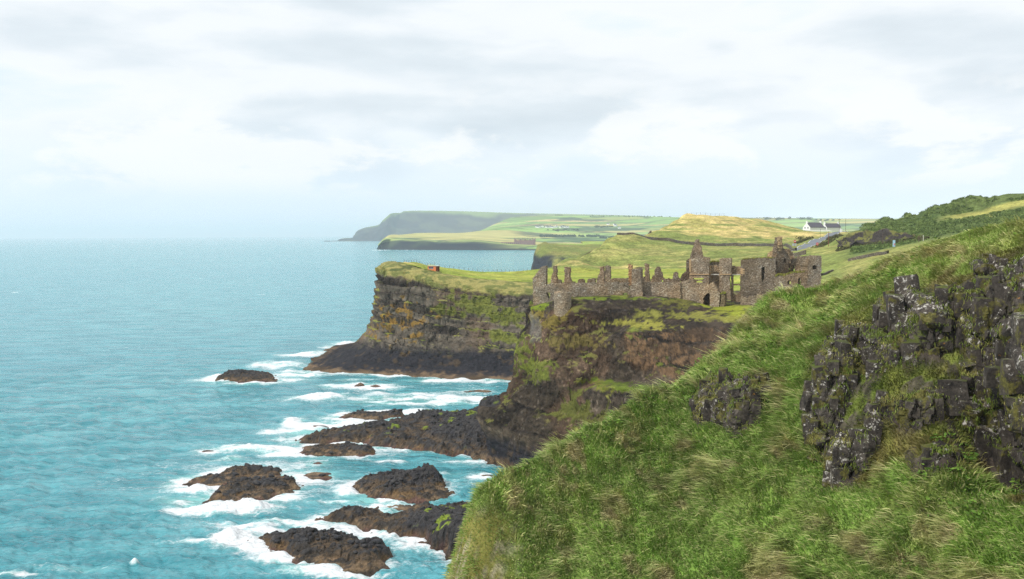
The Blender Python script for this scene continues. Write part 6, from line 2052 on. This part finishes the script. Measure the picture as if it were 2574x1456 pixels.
# ------------------------------------------------------------------ gorse and hedges
def shrub_mass(name, label, spots, cols, leaf=0.42, per=70):
    """spots: (x, y, z, radius, height); one mass of small leaf faces"""
    r = np.random.default_rng(len(spots))
    P_, C_ = [], []
    for (x, y, z, ra, hh) in spots:
        m = per
        d = r.normal(size=(m, 3))
        d /= np.linalg.norm(d, axis=1)[:, None]
        d[:, 2] = np.abs(d[:, 2])
        rad = r.uniform(0.55, 1.05, m)[:, None]
        p = d * rad * np.array([ra, ra, hh]) + np.array([x, y, z - 0.15 * hh])
        P_.append(p)
        tone = r.random()
        k = np.clip(tone * 0.6 + 0.4 * r.random(m), 0, 1)
        C_.append(mixc(cols[0], cols[1], k) * (0.8 + 0.4 * r.random(m))[:, None])
    p, c = np.concatenate(P_), np.concatenate(C_)
    m = len(p)
    a = r.normal(size=(m, 3))
    a /= np.linalg.norm(a, axis=1)[:, None]
    b = np.cross(a, r.normal(size=(m, 3)))
    b /= np.linalg.norm(b, axis=1)[:, None]
    s = leaf * r.uniform(0.6, 1.4, m)[:, None]
    V = np.stack([p - a * s, p + b * s, p + a * s * 0.9 + np.array([0, 0, 0.2])], 1).reshape(-1, 3)
    link(name, np_mesh(name, V, np.arange(m * 3).reshape(-1, 3), np.repeat(c, 3, axis=0)), M_LEAF, kind='stuff', label=label, cat='shrubs')


def gorse():
    r = np.random.default_rng(17)
    spots = []
    X, Y = r.uniform(110, 260, 9000), r.uniform(335, 462, 9000)
    Z = field_z(X, Y)
    p = np.stack([X, Y, Z], -1)
    u, v = project(p)
    n = fbm(p * 0.06, 3, 90)
    straw = np.abs(v - 217 + (u - 960) * 0.22 + 4 * fbm(p * 0.08, 4, 13)) < 3.2
    ok = (u > 852) & (u < 1060) & ~(straw & (u > 935)) & (n > -0.45) & (Y > 345 + 0.2 * (u - 850) * 0)
    for x, y, z in p[ok][:2100]:
        spots.append((x, y, z, r.uniform(0.5, 1.8), r.uniform(0.3, 0.8)))
    shrub_mass('gorse', 'dark green gorse thicket covering the hill above the road', spots, (S(78, 98, 52), S(118, 134, 72)), 0.34, 34)
    spots = []
    for (u0, v0, D0, u1, v1, D1, n_, ra) in ((818, 246, 432, 839, 237.5, 540, 46, 1.7), (795, 243.2, 510, 812, 238.5, 560, 26, 1.3), (798, 239, 560, 802, 237.6, 560, 4, 2.2)):
        for k in range(n_):
            t = r.random()
            q = P(u0 + (u1 - u0) * t, v0, D0 + (D1 - D0) * t)
            x, y = q[0] + r.normal() * 1.2, q[1] + r.normal() * 1.5
            spots.append((x, y, field_z(x, y), ra * r.uniform(0.7, 1.3), ra * r.uniform(0.9, 1.5)))
    for k in range(70):
        t = r.random()
        u_ = 836 + 92 * t
        q = P(u_, 243, 384 - 26 * t + r.normal() * 4)
        spots.append((q[0], q[1], field_z(q[0], q[1]), r.uniform(0.5, 1.5), r.uniform(0.5, 1.6)))
    shrub_mass('hedge', 'dark scrubby hedge lining the climbing road', spots, (S(64, 66, 42), S(98, 96, 56)), 0.35, 60)
    # distant tree belts
    spots = []
    for (u0, u1, v0, amp, n_) in ((756, 812, 219.3, 1.6, 60), (812, 834, 220.2, 0.9, 22), (553, 562, 214.6, 0.5, 8), (590, 675, 216.6, 0.5, 50), (540, 600, 236.6, 1.4, 70), (600, 630, 238, 1.2, 40), (546, 578, 230.4, 0.6, 30), (595, 612, 227, 0.8, 20)):
        for k in range(n_):
            u = r.uniform(u0, u1)
            g = far_z(u, v0 + r.normal() * 0.3)
            sc = g[1] / FPX
            spots.append((g[0], g[1], g[2], amp * sc * r.uniform(0.8, 2.0), amp * sc * r.uniform(0.8, 1.6)))
    shrub_mass('woodland', 'hazy belts of trees on the far farmland', spots, (S(48, 66, 48), S(72, 92, 60)), 2.6, 60)


gorse()


# dark rock cutting beside the road
def make_cutting():
    top = [(836, 240, 402), (846, 234, 396), (856, 230.6, 392), (866, 230.4, 390), (880, 231, 386), (897, 232, 380), (908, 234, 375), (918, 237, 370), (930, 241, 364)]
    rails = []
    for (dv, dD, dz) in ((-1.5, 9, -1.2), (0, 2.0, 0), (2.5, -0.6, 0), (5.5, -2.6, 0), (8.5, -5.0, 0), (12.5, -9.5, 0)):
        rails.append([P(u, v + dv, D + dD) + np.array([0, 0, dz]) for u, v, D in top])
    G = loft(rails, 220, 70)
    n = grid_normals(G)
    if n[40, 100, 1] > 0:
        n = -n
    r, led, cid, fr = rock_relief(G, 0.1, 1.6, 1.2, 66)
    w = sst(np.arange(70)[:, None] + 0 * r, 8, 18)
    G = G + n * ((1.2 * r + 1.2 * fbm(G * 0.12, 3, 5)) * w)[..., None]
    n2 = fbm(G * 0.25, 4, 3)
    c = mixc(S(62, 57, 54), S(98, 90, 82), sst(n2 + cid - 0.5, -0.2, 0.6))
    c = mixc(c, S(108, 108, 58), sst(n2, 0.05, 0.4))
    c = mixc(c, S(120, 118, 66), sst(np.arange(70)[:, None] + 10 * n2, 24, 14))
    link('rock_cutting', np_mesh('rock_cutting', G, grid_faces(70, 220), c.reshape(-1, 3)), M_CLIFF, kind='structure', label='dark rock face cut into the foot of the gorse hill')


make_cutting()


# ------------------------------------------------------------------ sea air
def make_haze():
    lo, hi = np.array([-33000, -2000, -22.0]), np.array([33000, 33000, 265.0])
    me = bpy.data.meshes.new('haze')
    v = [(x, y, z) for x in (lo[0], hi[0]) for y in (lo[1], hi[1]) for z in (lo[2], hi[2])]
    me.from_pydata(v, [], [(0, 1, 3, 2), (4, 6, 7, 5), (0, 4, 5, 1), (2, 3, 7, 6), (0, 2, 6, 4), (1, 5, 7, 3)])
    m = bpy.data.materials.new('sea_air')
    m.use_nodes = True
    t = NT(m.node_tree)
    t.n.clear()
    vol = t.node('ShaderNodeVolumePrincipled', {'Color': (0.86, 0.94, 1.0, 1), 'Density': HAZE, 'Anisotropy': 0.1})
    t.node('ShaderNodeOutputMaterial', {'Volume': vol.outputs[0]})
    link('haze', me, m, kind='stuff', label='thin pale sea air over the whole coast', cat='haze')


HAZE = 0.8e-4
make_haze()
